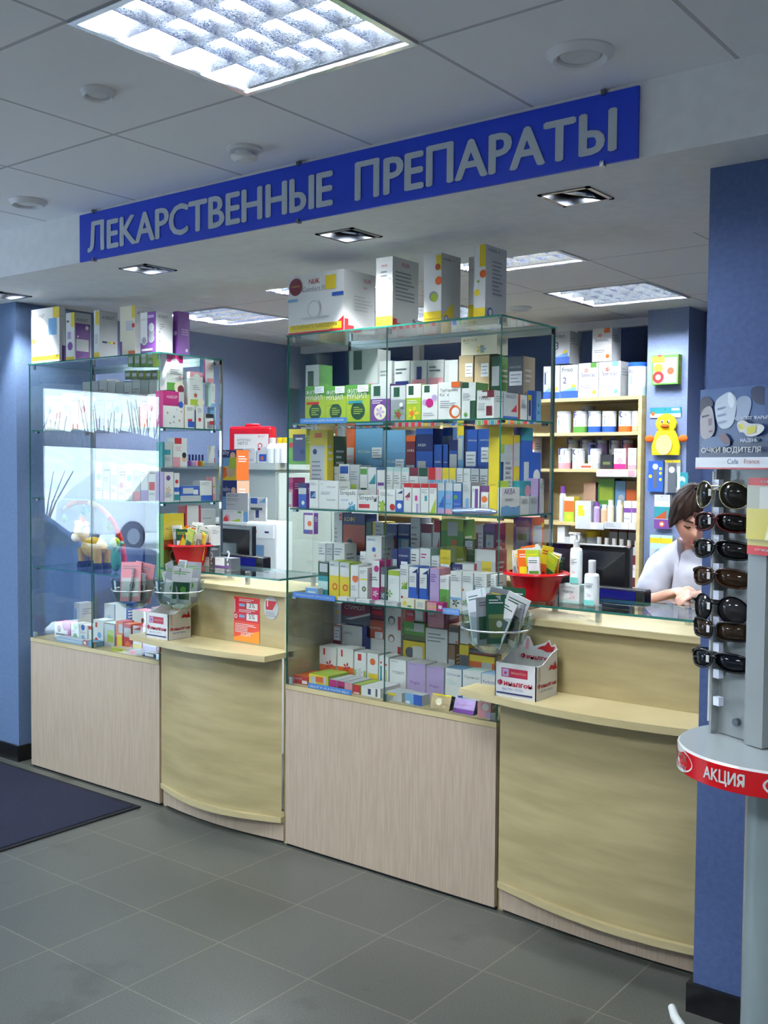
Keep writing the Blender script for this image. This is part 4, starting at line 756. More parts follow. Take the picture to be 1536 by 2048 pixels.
row([(327, 368, 1027, 'YG r,0,0,1,.55,G c,.5,.35,.25,W c,.5,.35,.18,g r,0,.45,1,.6,o t,АС-ТУФФ,.1,.75,.6,k'), (370, 401, 1011, 'WR r,0,0,.12,1,R r,.88,0,1,1,R r,.2,.2,.8,.9,W r,.3,.45,.7,.6,G r,.15,.0,.85,.2,B'), (402, 436, 1018, 'w t,ВНИМАНИЕ,.1,.85,.6,D l,.1,.75,.9,8,A')],
    LX1-.035, Z3, .05, 'facing side pane, third shelf '+LIT, 'packs facing the side pane of the toy case', plane='X')
lipc = ['P', 'q', 'K', 'o', 'L']
for i, c in enumerate(lipc):
    p = at(379+i*6.5, 932, X=LX1-.05); t = empty('nail_polish_bottle', (p.x, p.y, at(379, 932, X=LX1-.05).z+.0)); z = 0
    MB('gloss', c).lathe([(0, 0), (.009, 0), (.009, .022), (.004, .026)], n=12).build('flask', t); MB('gloss', 'N').lathe([(.0055, .026), (.005, .055), (0, .055)], n=10).build('cap', t)
    tag(t, CNAME[c]+' nail polish bottle with navy cap on the toy case shelf', 'bottle', 'nail polish bottles behind the side pane')
z_ = at(379, 932, X=LX1-.05).z
MB('clear_plastic').box(LX1-.09, LX1-.03, 3.2, 3.49, z_-.006, z_-.001).build('acrylic_riser'); tag(bpy.data.objects['acrylic_riser'], 'clear acrylic riser shelf holding nail polish in the toy case', 'shelf')
# front rows behind the mirrored street
random.seed(11)
def filler(px0, px1, n, tops, Y, zs, pals, where, group, d=.08):
    it = []; w_ = (px1-px0)/n
    for i in range(n):
        b, c = pals[i % len(pals)]; pt = tops[i % len(tops)]+random.uniform(-4, 4)
        it.append((px0+i*w_, px0+(i+1)*w_-1, pt, random.choice(['%s%s r,0,0,1,.3,%s l,.1,.8,.9,3,A' % (b, b, c), '%s%s r,.1,.4,.9,.7,%s l,.1,.3,.9,2,A' % (b, b, c), '%s%s c,.5,.6,.3,%s l,.1,.3,.9,2,A' % (b, b, c)])))
    row(it, Y, zs, d, where, group)
filler(90, 312, 13, [792, 800, 786, 806], 3.2, Z1, [('W', 'b'), ('W', 'K'), ('w', 'A'), ('O', 'W'), ('W', 'R'), ('W', 'u'), ('w', 'P'), ('W', 'x')], 'front row, top shelf '+LIT, 'front cartons on the top shelf of the toy case')
filler(165, 315, 9, [760, 764], 3.38, Z1, [('W', 'G'), ('w', 's'), ('W', 'q')], 'back row, top shelf '+LIT, 'back cartons on the top shelf of the toy case')
row([(x, x+11, 712, 'GL r,.1,.3,.9,.7,W', dict(pb=733)) for x in (256, 269, 282, 295)]+[(x, x+11, 741, 'sL r,.1,.3,.9,.7,w', dict(pb=758)) for x in (250, 263, 277, 291, 304)], 3.26, Z1, .05, 'stacked high at back '+LIT, 'small green cartons stacked high at the back', kind='small carton')
# riser for the small green cartons
MB('clear_plastic').box(LX0+.6, LX1-.01, 3.25, 3.34, at(280, 760, Y=3.26).z-.006, at(280, 760, Y=3.26).z-.0025).build('acrylic_shelf'); tag(bpy.data.objects['acrylic_shelf'], 'clear acrylic strip shelf under small green cartons in toy case', 'shelf')
filler(190, 312, 8, [925, 940, 930, 948], 3.22, Z2, [('W', 'b'), ('w', 'K'), ('W', 'q'), ('W', 'R')], 'front row, second shelf '+LIT, 'front cartons on the second shelf of the toy case')
row([(108, 139, 1245, 'WM c,.3,.6,.14,r r,.85,0,1,1,M r,.1,.2,.9,.3,k c,.7,.85,.2,M'), (141, 158, 1247, 'W c,.5,.85,.25,G c,.5,.25,.25,G l,.1,.6,.9,2,A'), (159, 174, 1250, 'W c,.4,.85,.25,B c,.4,.25,.25,b l,.1,.6,.9,2,A'),
     (176, 184, 1252, 'W r,0,.8,1,1,R r,0,.1,1,.2,R'), (186, 206, 1240, 'W r,.2,.7,.4,.9,R c,.6,.4,.2,b c,.3,.2,.15,R'), (208, 228, 1246, 'wu r,.3,.2,.9,.7,L r,0,.95,1,1,X'), (231, 245, 1243, 'OR r,.4,.6,1,.9,w r,.2,.1,.9,.5,Y'),
     (246, 263, 1248, 'RO r,.1,.5,.9,.85,w c,.5,.2,.3,O'), (265, 283, 1252, 'WR r,.1,.5,.9,.9,w r,0,0,1,.3,Y d,.1,.85,.9,1,R'), (285, 312, 1256, 'WR c,.7,.6,.2,R c,.7,.6,.13,W r,0,0,1,.3,q')],
    3.2, Z4, .07, 'front row, bottom shelf '+LIT, 'cartons on the bottom shelf of the toy case')
row([(264, 300, 1222, 'WK c,.3,.5,.12,k c,.6,.7,.1,r c,.5,.2,.1,k'), (302, 314, 1215, 'wK l,.1,.8,.9,4,A'), (230, 252, 1206, 'WB r,0,0,1,.3,B'), (135, 160, 1205, 'w r,.1,.3,.4,.8,b'), (208, 228, 1208, 'w r,0,0,1,.25,N g,.5,.6,.2,b')], 3.38, Z4, .08, 'back row, bottom shelf '+LIT, 'back cartons on the bottom shelf of the toy case')
row([(112, 163, 1277, 'bw r,.0,.3,1,.7,w', dict(kind='flat pack')), (165, 173, 1280, 'RW r,.2,.2,.8,.8,W', {}), (176, 190, 1283, 'b r,.5,.0,1,.5,T', {}), (222, 250, 1296, 'YC r,.0,.2,.8,.8,L', {}), (257, 271, 1300, 'Ww r,.0,0,1,.9,R', {}), (284, 312, 1306, 'Nw r,.2,.2,.8,.8,W', {})],
    3.145, Z4, .05, 'lying at edge, bottom shelf '+LIT, 'flat packs at the edge of the toy case', kind='flat pack', hmax=.03)
# toys on the third shelf: cow, play arch and crocodile
def blob(mb, c, r, col, mat='matte', n=14, m_=8):
    prof = [(r[0]*math.sin(PI*i/m_), c[2]-r[2]*math.cos(PI*i/m_)) for i in range(m_+1)]
    mb.lathe(prof, c[0], c[1], col, mat, n, sy=r[1]/r[0])
p = at(185, 1178, Y=3.3); t = empty('plush_cow', (p.x, 3.3, Z3), -.15); tag(t, 'cream and mustard plush cow standing on the toy case shelf', 'plush toy')
mb = MB('matte'); blob(mb, (.02, 0, .105), (.11, .05, .055), (176, 140, 40))
for x, y in ((-.06, -.025), (-.06, .025), (.1, -.025), (.1, .025)): mb.tube([(x, y, .1), (x, y, .03)], [.024, .02], (170, 134, 40), k=10)
mb.build('body', t); hd = MB('matte'); blob(hd, (-.075, -.02, .185), (.042, .04, .06), (240, 216, 180)); blob(hd, (-.075, -.055, .155), (.03, .02, .024), (250, 232, 205)); h_ = hd.build('head', t)
e_ = MB('matte', (236, 190, 150)); blob(e_, (-.125, -.02, .225), (.026, .01, .014), (238, 200, 160)); blob(e_, (-.025, -.02, .225), (.026, .01, .014), (238, 200, 160)); e_.build('ears', h_)
hn = MB('matte', 'O'); hn.tube([(-.09, -.02, .235), (-.095, -.02, .262)], [.009, .004]); hn.tube([(-.058, -.02, .235), (-.053, -.02, .262)], [.009, .004]); hn.build('horns', h_)
for x, y in ((-.06, -.025), (-.06, .025), (.1, -.025), (.1, .025)): MB('matte', 'k').lathe([(0, 0), (.027, 0), (.027, .02), (.02, .032)], x, y, n=12).build('hoof', t)
p = at(165, 1180, Y=3.43); t = empty('toy_play_arch', (p.x+.03, 3.42, Z3)); tag(t, 'curved red and orange toy play arch behind the plush cow', 'toy')
pts = [(.34*math.cos(a), 0, .012+.32*math.sin(a)) for a in [PI*i/22 for i in range(23)]]; pts = [(x, y, min(z, .33)) for x, y, z in pts]
mb = MB('matte'); 
for i in range(22): mb.tube(pts[i:i+2], .013, ['O', 'x', 'Y', 'K', 'x', 'R'][i//2 % 6] if i > 5 else 'R', k=8, caps=False)
mb.build('arch', t); 
for k in (6, 11, 15): q_ = pts[k]; hm = MB('matte'); blob(hm, (q_[0], 0, q_[2]-.045), (.018, .018, .024), ['G', 'B', 'T'][k % 3]); hm.tube([(q_[0], 0, q_[2]), (q_[0], 0, q_[2]-.03)], .002); hm.build('hanging_charm', t)
p = at(232, 1172, Y=3.24); t = empty('plush_crocodile', (p.x, 3.24, Z3)); tag(t, 'small green plush figure with arms raised beside the cow', 'plush toy')
mb = MB('matte'); blob(mb, (0, 0, .06), (.028, .024, .06), (60, 130, 110)); mb.tube([(0, 0, .09), (.05, 0, .15)], [.012, .01], (90, 150, 130)); mb.tube([(0, 0, .09), (-.05, 0, .13)], [.012, .01], (90, 150, 130)); mb.build('body', t)
mb = MB('matte'); blob(mb, (0, -.005, .145), (.026, .024, .028), 'L'); blob(mb, (0, -.03, .138), (.012, .014, .01), 'G'); mb.build('head', t)
CASE = None

# ------------------------------------------------------------------ things on the counters
def packets(n, cx, cy, z, R_, cols, where, group, h=(.07, .1), w_=(.04, .06), lean=.35, names=('medicine_packet', 'packet'), rin=.8):
    for i in range(n):
        a = 2*PI*i/n+random.uniform(-.3, .3); r = R_*rin*math.sqrt((i % 3+.6)/3); x, y = cx+r*math.cos(a), cy+r*math.sin(a)
        b, c, d = cols[i % len(cols)]
        o = carton(names[0], names[1], (x, y, z+random.uniform(0, .012)), random.uniform(*w_), random.uniform(*h), .005, '%s r,.08,.12,.92,.6,%s l,.1,.9,.9,2,%s c,.6,.4,.15,%s' % (b, c, d, d), '', group, mat='gloss', look='x')
        o.rotation_euler = (random.uniform(-lean, lean*.4), random.uniform(-lean*1.2, lean*1.2), random.uniform(-.5, 1.1))
        o['label'] = '%s packet with %s panel %s' % (CNAME[b], CNAME[c], where)
def red_bowl(px, Y, label, where, group, r=.118):
    p = at(px, 1180, Y=Y); t = empty('red_plastic_bowl', (p.x, Y, GZ)); tag(t, label, 'bowl', 'red plastic bowls of herb tea packets')
    MB('gloss', (186, 18, 26)).lathe([(0, .001), (r*.62, .001), (r*.66, .006), (r*.78, .045), (r*.93, .092), (r*1.06, .096), (r*1.07, .1), (r*.92, .101), (r*.74, .045), (r*.6, .008), (0, .008)], n=36).build('basin', t)
    MB('gloss', (186, 18, 26)).lathe([(r*1.06, .09), (r*1.13, .092), (r*1.13, .096), (r*1.06, .099)], n=36).build('rim', t)
    packets(20, p.x, Y, GZ+.03, r*.72, [('L', 'g', 'Y'), ('W', 'G', 'g'), ('Y', 'O', 'R'), ('W', 'A', 'G'), ('C', 'P', 'Y'), ('g', 'W', 'L'), ('O', 'Y', 'W'), ('u', 'D', 'W')], where, group, h=(.12, .165))
red_bowl(1072, 3.215, 'red plastic bowl full of herb packets beside the pump bottles', 'in red bowl by the pump bottles', 'packets in the red bowl by the pump bottles', .105)
red_bowl(381, 3.255, 'red plastic bowl full of packets beside the black monitor', 'in red bowl beside the black monitor', 'packets in the red bowl by the monitor', .095)
def hung_bowl(px, py_ring, Y, r, label, where, group, cols, n=7):
    p = at(px, py_ring, Y=Y); t = empty('hanging_glass_bowl', (p.x, Y, p.z-.085)); tag(t, label, 'bowl', 'clear bowls hung in chrome rings')
    MB('bowl_glass').lathe([(0, 0), (r*.45, .006), (r*.78, .035), (r*.97, .085), (r*1.04, .135), (r*1.02, .135), (r*.94, .085), (r*.75, .038), (r*.42, .01), (0, .004)], n=36).build('glass_body', t)
    ring = [(r*1.0*math.cos(2*PI*i/30), r*1.0*math.sin(2*PI*i/30), .088) for i in range(31)]
    MB('metal', (220, 224, 228)).tube(ring, .0035, k=8, caps=False).build('chrome_ring', t)
    MB('metal', (220, 224, 228)).tube([(r*.3, r*.95, .088), (r*.3, r*1.05, .09)], .004).build('bracket_arm', t)
    packets(n, p.x, Y, p.z-.055, r*.55, cols, where, group, h=(.13, .19), w_=(.07, .1), lean=.3)
hung_bowl(993, 1256, 2.98, .118, 'clear bowl of medicine cards hung before the large case corner', 'in clear bowl before the large case', 'cards in the clear bowl by the large case', [('w', 'D', 'g'), ('A', 'g', 'D'), ('g', 's', 'w'), ('u', 'B', 'R'), ('A', 'k', 'Y'), ('w', 'A', 'g')], 9)
hung_bowl(267, 1180, 2.99, .098, 'clear bowl of grey packs hung before the toy case', 'in clear bowl before the toy case', 'cards in the clear bowl by the toy case', [('A', 'D', 'k'), ('K', 'w', 'A'), ('A', 'w', 'k'), ('w', 'A', 'L')], 6)
hung_bowl(357, 1182, 2.99, .108, 'clear bowl of white and green packets hung by the toy case corner', 'in clear bowl at the toy case corner', 'cards in the clear bowl at the corner', [('w', 'G', 'r'), ('A', 'w', 'G'), ('A', 'D', 'Y'), ('w', 'g', 'G')], 8)
def dispenser(x0, x1, y0, y1, label):
    """open cardboard display box with a raised back and stepped sides"""
    t = empty('cardboard_display_box', ((x0+x1)/2, y0, .8105)); tag(t, label, 'display box', 'red and white cardboard display boxes')
    W_, D_ = x1-x0, y1-y0; a = -W_/2; H_ = .115; e = .003
    mb = MB(); f = Face(mb, (a, 0, 0), (1, 0, 0), (0, 0, 1), W_, H_)
    mb.box(a, a+W_, 0, e, 0, H_); f.rect(.16, .6, .8, .86, (170, 30, 60)); f.rect(.18, .62, .34, .84, 'q'); f.circ(.26, .72, .03, 'R'); f.text('ФИНАЛГОН', .4, .7, .36, 'F'); f.text('Финалгон', .07, .34, .84, (190, 20, 60), .03, .17); f.text('БЫСТРО  ТЕПЛО', .2, .22, .5, 'B', .0, .06); f.rect(.05, .1, .93, .15, 'N'); f.rect(.05, .09, .9, .1, 'w')
    mb.build('front_panel', t)
    sd = MB(); sd.prism([(0, 0), (D_, 0), (D_, H_*1.35), (D_*.75, H_*1.28), (D_*.3, H_), (0, H_)], 0, e)
    v = [(a+W_-z, x, y) for x, y, z in sd.v]; sd.v = v; f = Face(sd, (a+W_, 0, 0), (0, 1, 0), (0, 0, 1), D_, H_)
    f.text('Финалгон', .08, .34, .84, (190, 20, 60), .03, .14); f.text('БЫСТРО ТЕПЛО', .2, .22, .55, 'B', 0, .06); f.poly([(.55, .8), (.65, .95), (.8, .9), (.85, 1.05), (.95, .8), (.8, .78), (.7, .82)], 'R'); f.rect(.12, .55, .17, .95, 'F')
    sd.build('side_panel', t)
    sl = MB(); sl.prism([(0, 0), (D_, 0), (D_, H_*1.35), (D_*.75, H_*1.28), (D_*.3, H_), (0, H_)], 0, e); sl.v = [(a+z, x, y) for x, y, z in sl.v]; sl.build('side_panel', t)
    bk = MB(); pts = [(0, 0), (W_, 0), (W_, H_*1.3), (W_*.93, H_*1.5), (W_*.85, H_*1.42), (W_*.8, H_*1.6), (W_*.7, H_*1.5), (W_*.55, H_*1.42), (W_*.4, H_*1.35), (W_*.3, H_*1.62), (W_*.2, H_*1.65), (W_*.1, H_*1.4), (0, H_*1.3)]
    bk.prism(pts, 0, e); bk.v = [(a+x, D_-z, y) for x, y, z in bk.v]; f = Face(bk, (a, D_-e, 0), (1, 0, 0), (0, 0, 1), W_, H_)
    f.text('Финалгон', .1, .95, .75, (190, 20, 60), .03, .16); f.poly([(.5, 1.3), (.6, 1.38), (.7, 1.42), (.78, 1.55), (.85, 1.4), (.95, 1.42), (.88, 1.25), (.75, 1.22), (.62, 1.28)], 'R'); f.poly([(.2, 1.25), (.24, 1.58), (.3, 1.55), (.28, 1.25)], 'K')
    bk.build('back_panel', t); MB('card', 'w').box(a+e, a+W_-e, e, D_-e, 0, e).build('bottom_panel', t)
dispenser(-1.824, -1.667, 2.986, 3.135, 'red and white cardboard display box on the shelf below the clear bowl')
dispenser(-3.66, -3.51, 3.0, 3.135, 'red and white cardboard display box on the shelf near the orange notice')
def bottle(px, Y, z, w_, h, label, pump=False):
    p = at(px, 1150, Y=Y); t = empty('lotion_bottle', (p.x, Y, z)); tag(t, label, 'bottle', 'white lotion bottles on the glass ledge'); r = w_/2
    MB('gloss', (240, 244, 242)).lathe([(0, 0), (r*.95, 0), (r, .006), (r, h*.66), (r*.9, h*.7), (r*.45, h*.72)], n=24, sy=.7).build('flask', t)
    lb = MB('card', (236, 242, 240)).lathe([(r+.0006, h*.04), (r+.0006, h*.62)], n=24, sy=.7); b_ = lb.build('label_wrap', t)
    ff = MB(); f = Face(ff, (-r*.7, -r*.7-.0025, 0), (1, 0, 0), (0, 0, 1), r*1.4, h)
    f.rect(0, .03, 1, .14, (120, 200, 190)); f.lines(.1, .5, .9, 4, 'A', .03); f.text('2x', .3, .22, .4, 'K'); f.text('mama', .2, .42, .6, 'D'); ff.build('print', b_)
    if pump:
        MB('gloss', 'W').lathe([(r*.5, h*.72), (r*.5, h*.84), (r*.3, h*.86), (r*.18, h*.88), (r*.18, h*.96), (r*.6, h*.96), (r*.6, h), (0, h)], n=18).build('pump_cap', t)
        MB('gloss', 'W').tube([(0, 0, h*.98), (-r*1.2, -.005, h*.98)], .005).build('nozzle', t)
    else: MB('gloss', 'W').lathe([(r*.48, h*.72), (r*.5, h*.98), (r*.4, h), (0, h)], n=18).build('cap', t)
bx = at(1145, 1190, Y=3.24); bw = at(1166, 1190, Y=3.24).x-at(1126, 1190, Y=3.24).x; bh = at(1145, 1168, Y=3.24).z-GZ
carton('cream_box', 'box', (bx.x, 3.215, GZ), bw, bh, .055, 'Wu r,0,0,1,.15,u t,mama,.2,.55,.5,D t,2x,.5,.25,.3,K l,.1,.9,.8,2,A', '', None, look='white and mint cream box under the pump bottle'); bpy.context.view_layer.update()
THINGS[-1]['label'] = 'white and mint cream box under the pump bottle'
bottle(1152, 3.24, GZ+bh+.0005, .044, at(1152, 1066, Y=3.24).z-GZ-bh, 'white pump bottle standing on the mint cream box', True)
bottle(1184, 3.19, GZ, .052, at(1184, 1120, Y=3.19).z-GZ, 'white screw-cap bottle beside the mint cream box')
def monitor(px0, px1, pt, pb, Y, rz, label, txt):
    A, B = at(px0, pt, Y=Y), at(px1, pt, Y=Y); zt = at((px0+px1)/2, pt, Y=Y).z; w_ = (B.x-A.x); zb = at((px0+px1)/2, pb, Y=Y).z; zc = (zt+zb)/2; h = zt-zb
    t = empty('computer_monitor', ((A.x+B.x)/2, Y, .76), rz); tag(t, label, 'monitor', 'black computer monitors seen from behind'); z0 = zb-.76
    mb = MB('plastic' if 'plastic' in MATS else 'gloss', (20, 21, 25)); mb.box(-w_/2, w_/2, 0, .03, z0, z0+h)
    mb.add([(-w_/2+.02, 0, z0+.02), (w_/2-.02, 0, z0+.02), (w_/2-.02, 0, z0+h-.02), (-w_/2+.02, 0, z0+h-.02), (-w_/4, -.035, z0+.05), (w_/4, -.035, z0+.05), (w_/4, -.035, z0+h-.09), (-w_/4, -.035, z0+h-.09)], [(4, 5, 6, 7), (0, 1, 5, 4), (1, 2, 6, 5), (2, 3, 7, 6), (3, 0, 4, 7)])
    if txt: f = Face(mb, (-w_/2+.03, -.002, z0+h*.72), (1, 0, 0), (0, 0, 1), w_*.4, .04, .0006); f.text(txt, 0, 0, .9, (110, 116, 124))
    mb.build('housing', t, bevel=.004); MB('screen', (40, 70, 120)).box(-w_/2+.015, w_/2-.015, .0301, .031, z0+.015, z0+h-.015).build('screen', t)
    MB('gloss', (20, 21, 25)).box(-.035, .035, -.02, .01, .01, z0+.12).build('stand_neck', t); MB('gloss', (20, 21, 25)).lathe([(0, 0), (.12, 0), (.12, .01), (0, .015)], n=28, sy=.7).build('stand_base', t)
    if not txt: MB('card', 'w').box(-w_*.35, w_*.45, -.012, .012, z0+h, z0+h+.004).build('paper_note', t)
monitor(424, 503, 1050, 1150, 3.72, .05, 'black monitor seen from behind near the orange notice', 'acer')
monitor(1090, 1262, 1090, 1228, 3.72, -.05, 'wide black monitor seen from behind the pump bottles', '')
def vfd(px0, px1, pt, pb, Y, label):
    A, B = at(px0, pt, Y=Y), at(px1, pb, Y=Y); w_ = B.x-A.x; h = A.z-B.z; t = empty('customer_display', ((A.x+B.x)/2, Y+.02, CT), -.06); tag(t, label, 'customer display', 'customer price displays on poles'); z0 = B.z-CT
    MB('gloss', (26, 28, 34)).box(-w_/2, w_/2, -.02, .035, z0, z0+h).build('housing', t, bevel=.006); mb = MB('screen', (8, 12, 78)); mb.box(-w_*.43, w_*.34, -.0215, -.0205, z0+h*.3, z0+h*.88); mb.build('blue_screen', t)
    MB('card', 'w').box(-.02, .012, -.0212, -.0204, z0+h*.12, z0+h*.18).build('badge', t)
    MB('gloss', (26, 28, 34)).box(-.03, .03, .0, .03, .001, z0+.01).box(-.05, .05, -.02, .05, .0, .012).build('stand', t)
vfd(444, 528, 1108, 1143, 3.5, 'black customer display with blue screen before the monitor'); vfd(1180, 1291, 1172, 1213, 3.49, 'black customer display with blue screen near the woman in white')
# small dark cosmetic boxes beside the left display
row([(402, 428, 1114, 'WD r,.65,0,1,1,D t,?,.75,.2,.2,W l,.1,.8,.6,2,A'), (430, 462, 1116, 'WD r,.6,0,1,1,D t,?,.75,.2,.2,W l,.1,.8,.5,2,A r,0,0,1,.15,P'), (394, 420, 1091, 'WD r,.55,0,1,1,D l,.1,.8,.5,2,A', dict(pb=1113, look='white and dark grey carton stacked above its pair')),
     (403, 422, 1052, 'W r,0,0,1,.15,P c,.5,.8,.2,k l,.2,.5,.8,3,w', dict(pb=1091, look='tall white violet-footed carton leaning'))], 3.3, GZ, .06, 'beside black monitor on ledge', 'small boxes beside the left monitor', kind='box', cat='box', name='cosmetic_box')
# the notices on the upper front of the counter
nt = MB(); A = at(468, 1192, Y=3.168); B = at(519, 1288, Y=3.168); nt.box(A.x, B.x, 3.168, 3.1695, B.z, A.z, (222, 70, 36)); f = Face(nt, (A.x, 3.168, B.z), (1, 0, 0), (0, 0, 1), B.x-A.x, A.z-B.z)
f.rect(.02, .45, .98, .98, (196, 30, 48)); f.poly([(0, 0), (1, 0), (1, .28), (0, .08)], (240, 140, 30)); f.rect(.5, .74, .93, .88, 'W'); f.rect(.5, .49, .93, .64, 'W'); f.text('3%', .6, .78, .22, 'k'); f.text('5%', .6, .53, .22, 'k'); f.rect(.22, .79, .44, .85, 'b'); f.rect(.22, .54, .44, .6, 'b')
f.lines(.22, .96, .85, 2, 'W', .035); f.lines(.22, .72, .85, 2, 'W', .035); f.circ(.1, .56, .06, 'W'); f.circ(.1, .56, .035, (196, 30, 48)); f.lines(.08, .4, .9, 6, 'W', .035); f.text('АКЦИЯ', .3, .12, .4, 'W'); f.rect(.05, .65, .1, .95, 'K')
tag(nt.build('orange_notice'), 'red and orange discount notice taped on the wooden counter front', 'notice')
nt = MB(); c = at(542, 1216, Y=3.168); r_ = .043; nt.prism([(c.x+r_*math.cos(a*PI/16), c.z+r_*1.15*math.sin(a*PI/16)) for a in range(32)], 3.168, 3.1695, 'w'); nt.v = [(x, z, y) for x, y, z in nt.v]
f = Face(nt, (c.x-r_, 3.168, c.z-r_), (1, 0, 0), (0, 0, 1), 2*r_, 2*r_); f.poly([(.15, .4), (.15, .85), (.9, .85), (.6, .4)], 'R'); f.poly([(.6, .4), (.9, .85), (.85, .4)], 'w'); f.lines(.15, .3, .85, 3, 'A', .09); f.text('1', .25, .55, .06, 'W')
tag(nt.build('round_sticker'), 'round grey sticker with red corner beside the orange notice', 'sticker')
# clear plastic box and pink flowered carton behind the right counter
A = at(1298, 1210, Y=3.42); t = empty('clear_plastic_tub', (-1.3, 3.5, CT)); tag(t, 'frosted clear plastic tub with lid by the woman in white', 'tub')
MB('clear_plastic').box(-.13, .19, -.08, .1, .0, .036).build('tub_body', t, bevel=.004); MB('clear_plastic', 'W').box(-.14, .2, -.09, .11, .037, .058).build('lid', t, bevel=.003)
fc = row([(1028, 1065, 1034, 'PW r,0,0,.08,1,P r,.92,0,1,1,P r,0,.93,1,1,P r,.15,.55,.85,.88,w r,.3,.72,.75,.8,G r,.08,.38,.92,.5,R r,.2,.12,.85,.36,W t,ДЕТЯМ,.25,.42,.5,W c,.08,.9,.06,Y c,.1,.5,.06,Y c,.1,.2,.06,Y', dict(side='O', side_dsl='W r,.1,.1,.9,.5,W r,.1,.6,.8,.9,w c,.85,.9,.1,Y c,.85,.5,.1,Y c,.15,.8,.1,Y', look='purple and orange flowered carton'))], 3.54, CT+.0005, .1, 'standing behind the red bowl', None, cat='box', name='flowered_box')

# ------------------------------------------------------------------ behind the counters
def desk(x0, x1, label):
    t = empty('work_desk', ((x0+x1)/2, 3.6, 0)); tag(t, label, 'desk'); w_ = (x1-x0)/2
    MB('wood_shelf').box(-w_, w_, -.065, .24, .735, .76).build('desk_top', t)
    for s in (-1, 1): MB('wood_shelf').box(s*w_-(.02 if s > 0 else 0), s*w_+(0 if s > 0 else .02), -.06, .23, 0, .735).build('side_panel', t)
desk(-2.2, -1.12, 'pale wooden work desk carrying the wide black monitor'); desk(-4.2, -3.3, 'pale wooden work desk carrying the monitor near the orange notice')
t = empty('grey_metal_cabinet', (-5.0, 5.0, 0)); tag(t, 'tall pale grey cabinet behind the counter with red case on top', 'cabinet')
MB('gloss', (178, 186, 176)).box(-.62, .61, -.4, .62, .0, 1.56).build('body', t); MB('gloss', (188, 196, 186)).box(-.63, .63, -.42, .64, 1.56, 1.6).build('top_cap', t)
for y0, y1 in ((-.39, .1), (.11, .6)): d = MB('gloss', (188, 196, 186)).box(.611, .63, y0, y1, .03, 1.54).build('door', t, bevel=.004); MB('metal', 'A').box(.631, .645, y1-.06, y1-.045, .8, .95).build('handle', d)
# first-aid case
A = at(468, 888, Y=4.75); t = empty('first_aid_case', (at(500, 860, Y=4.75).x, 4.75, 1.602), .35); tag(t, 'red plastic first aid case with handle on the grey cabinet', 'first aid case')
MB('gloss', (190, 20, 36)).box(-.15, .15, 0, .09, 0, .235).build('shell', t, bevel=.015)
mb = MB('gloss', (190, 20, 36)); mb.tube([(-.05, .045, .225), (-.045, .045, .245), (.045, .045, .245), (.05, .045, .225)], .009); mb.build('handle', t)
mb = MB(); mb.box(-.11, .13, -.002, -.0005, .02, .185); f = Face(mb, (-.11, -.002, .02), (1, 0, 0), (0, 0, 1), .24, .165); f.poly([(.0, .0), (.5, .45), (.7, .3), (.6, 0)], 'R'); f.rect(.0, .3, .3, .42, 'D'); f.poly([(.1, .05), (.16, .05), (.55, .6), (.5, .6)], 'W'); f.text('АПТЕЧКА', .08, .72, .4, 'D'); f.text('АВТО', .1, .58, .3, 'D'); f.circ(.76, .55, .07, 'R'); f.circ(.76, .55, .045, 'W'); f.lines(.66, .35, .95, 2, 'A'); f.text('ФЭСТ', .7, .86, .2, 'R'); mb.build('front_label', t)
gb = 'bottles and packs lined up on the grey cabinet'
row([(486, 510, 897, 'W r,.1,.1,.9,.3,w l,.1,.9,.9,3,A'), (514, 535, 894, 'Wb r,.2,.1,.9,.55,B c,.5,.3,.15,O r,.1,.8,.3,.95,R')], 4.62, 1.601, .06, 'on the grey cabinet', gb, kind='pack', cat='box', name='white_pack')
for px, col, top in ((545, (225, 230, 222), 'W'), (560, (240, 242, 236), 'Y'), (571, (240, 242, 236), 'Y')):
    p = at(px, 920, Y=4.64); t = empty('detergent_bottle', (p.x, 4.64, 1.601)); tag(t, 'white bottle with %s cap on the grey cabinet edge' % CNAME[top], 'bottle', gb)
    MB('gloss', col).lathe([(0, 0), (.035, 0), (.036, .09), (.018, .125)], n=18).build('flask', t); MB('gloss', top).lathe([(.02, .12), (.02, .155), (0, .157)], n=14).build('cap', t)
# low white cabinet with leaflets and the white warmer
t = empty('white_pedestal_cabinet', (-4.3, 4.2, 0)); tag(t, 'low white cabinet behind the monitor holding leaflets', 'cabinet'); MB('gloss', (226, 230, 226)).box(-.5, .16, -.05, .28, 0, 1.26).build('body', t)
d = MB('gloss', (232, 235, 232)).box(-.49, .15, -.066, -.051, .02, 1.16).build('door', t); MB('metal', 'A').box(.1, .115, -.075, -.067, .6, .75).build('handle', d); MB('gloss', (216, 222, 218)).box(-.5, .16, -.07, -.0505, 1.17, 1.255).build('drawer', t)
zz = 1.261; gk = 'packs and leaflets standing on the low white cabinet'
by_ = 'N t,baby,.1,.3,.7,W r,0,.0,.2,1,K'
row([(437, 473, 900, 'bO r,0,.75,1,1,N t,baby,.1,.8,.5,W c,.8,.8,.15,F r,0,0,1,.45,Y c,.3,.25,.22,O c,.7,.3,.25,x r,.6,.4,1,.75,L', dict(pb=960, look='blue box with orange fruit picture')),
     (441, 474, 961, 'bF r,0,.6,1,1,N t,baby,.1,.7,.5,W c,.8,.75,.15,F', dict(look='blue box with peach disc'))], 4.22, zz, .1, 'stacked on the low white cabinet', gk, kind='box', cat='box', name='baby_food_box')
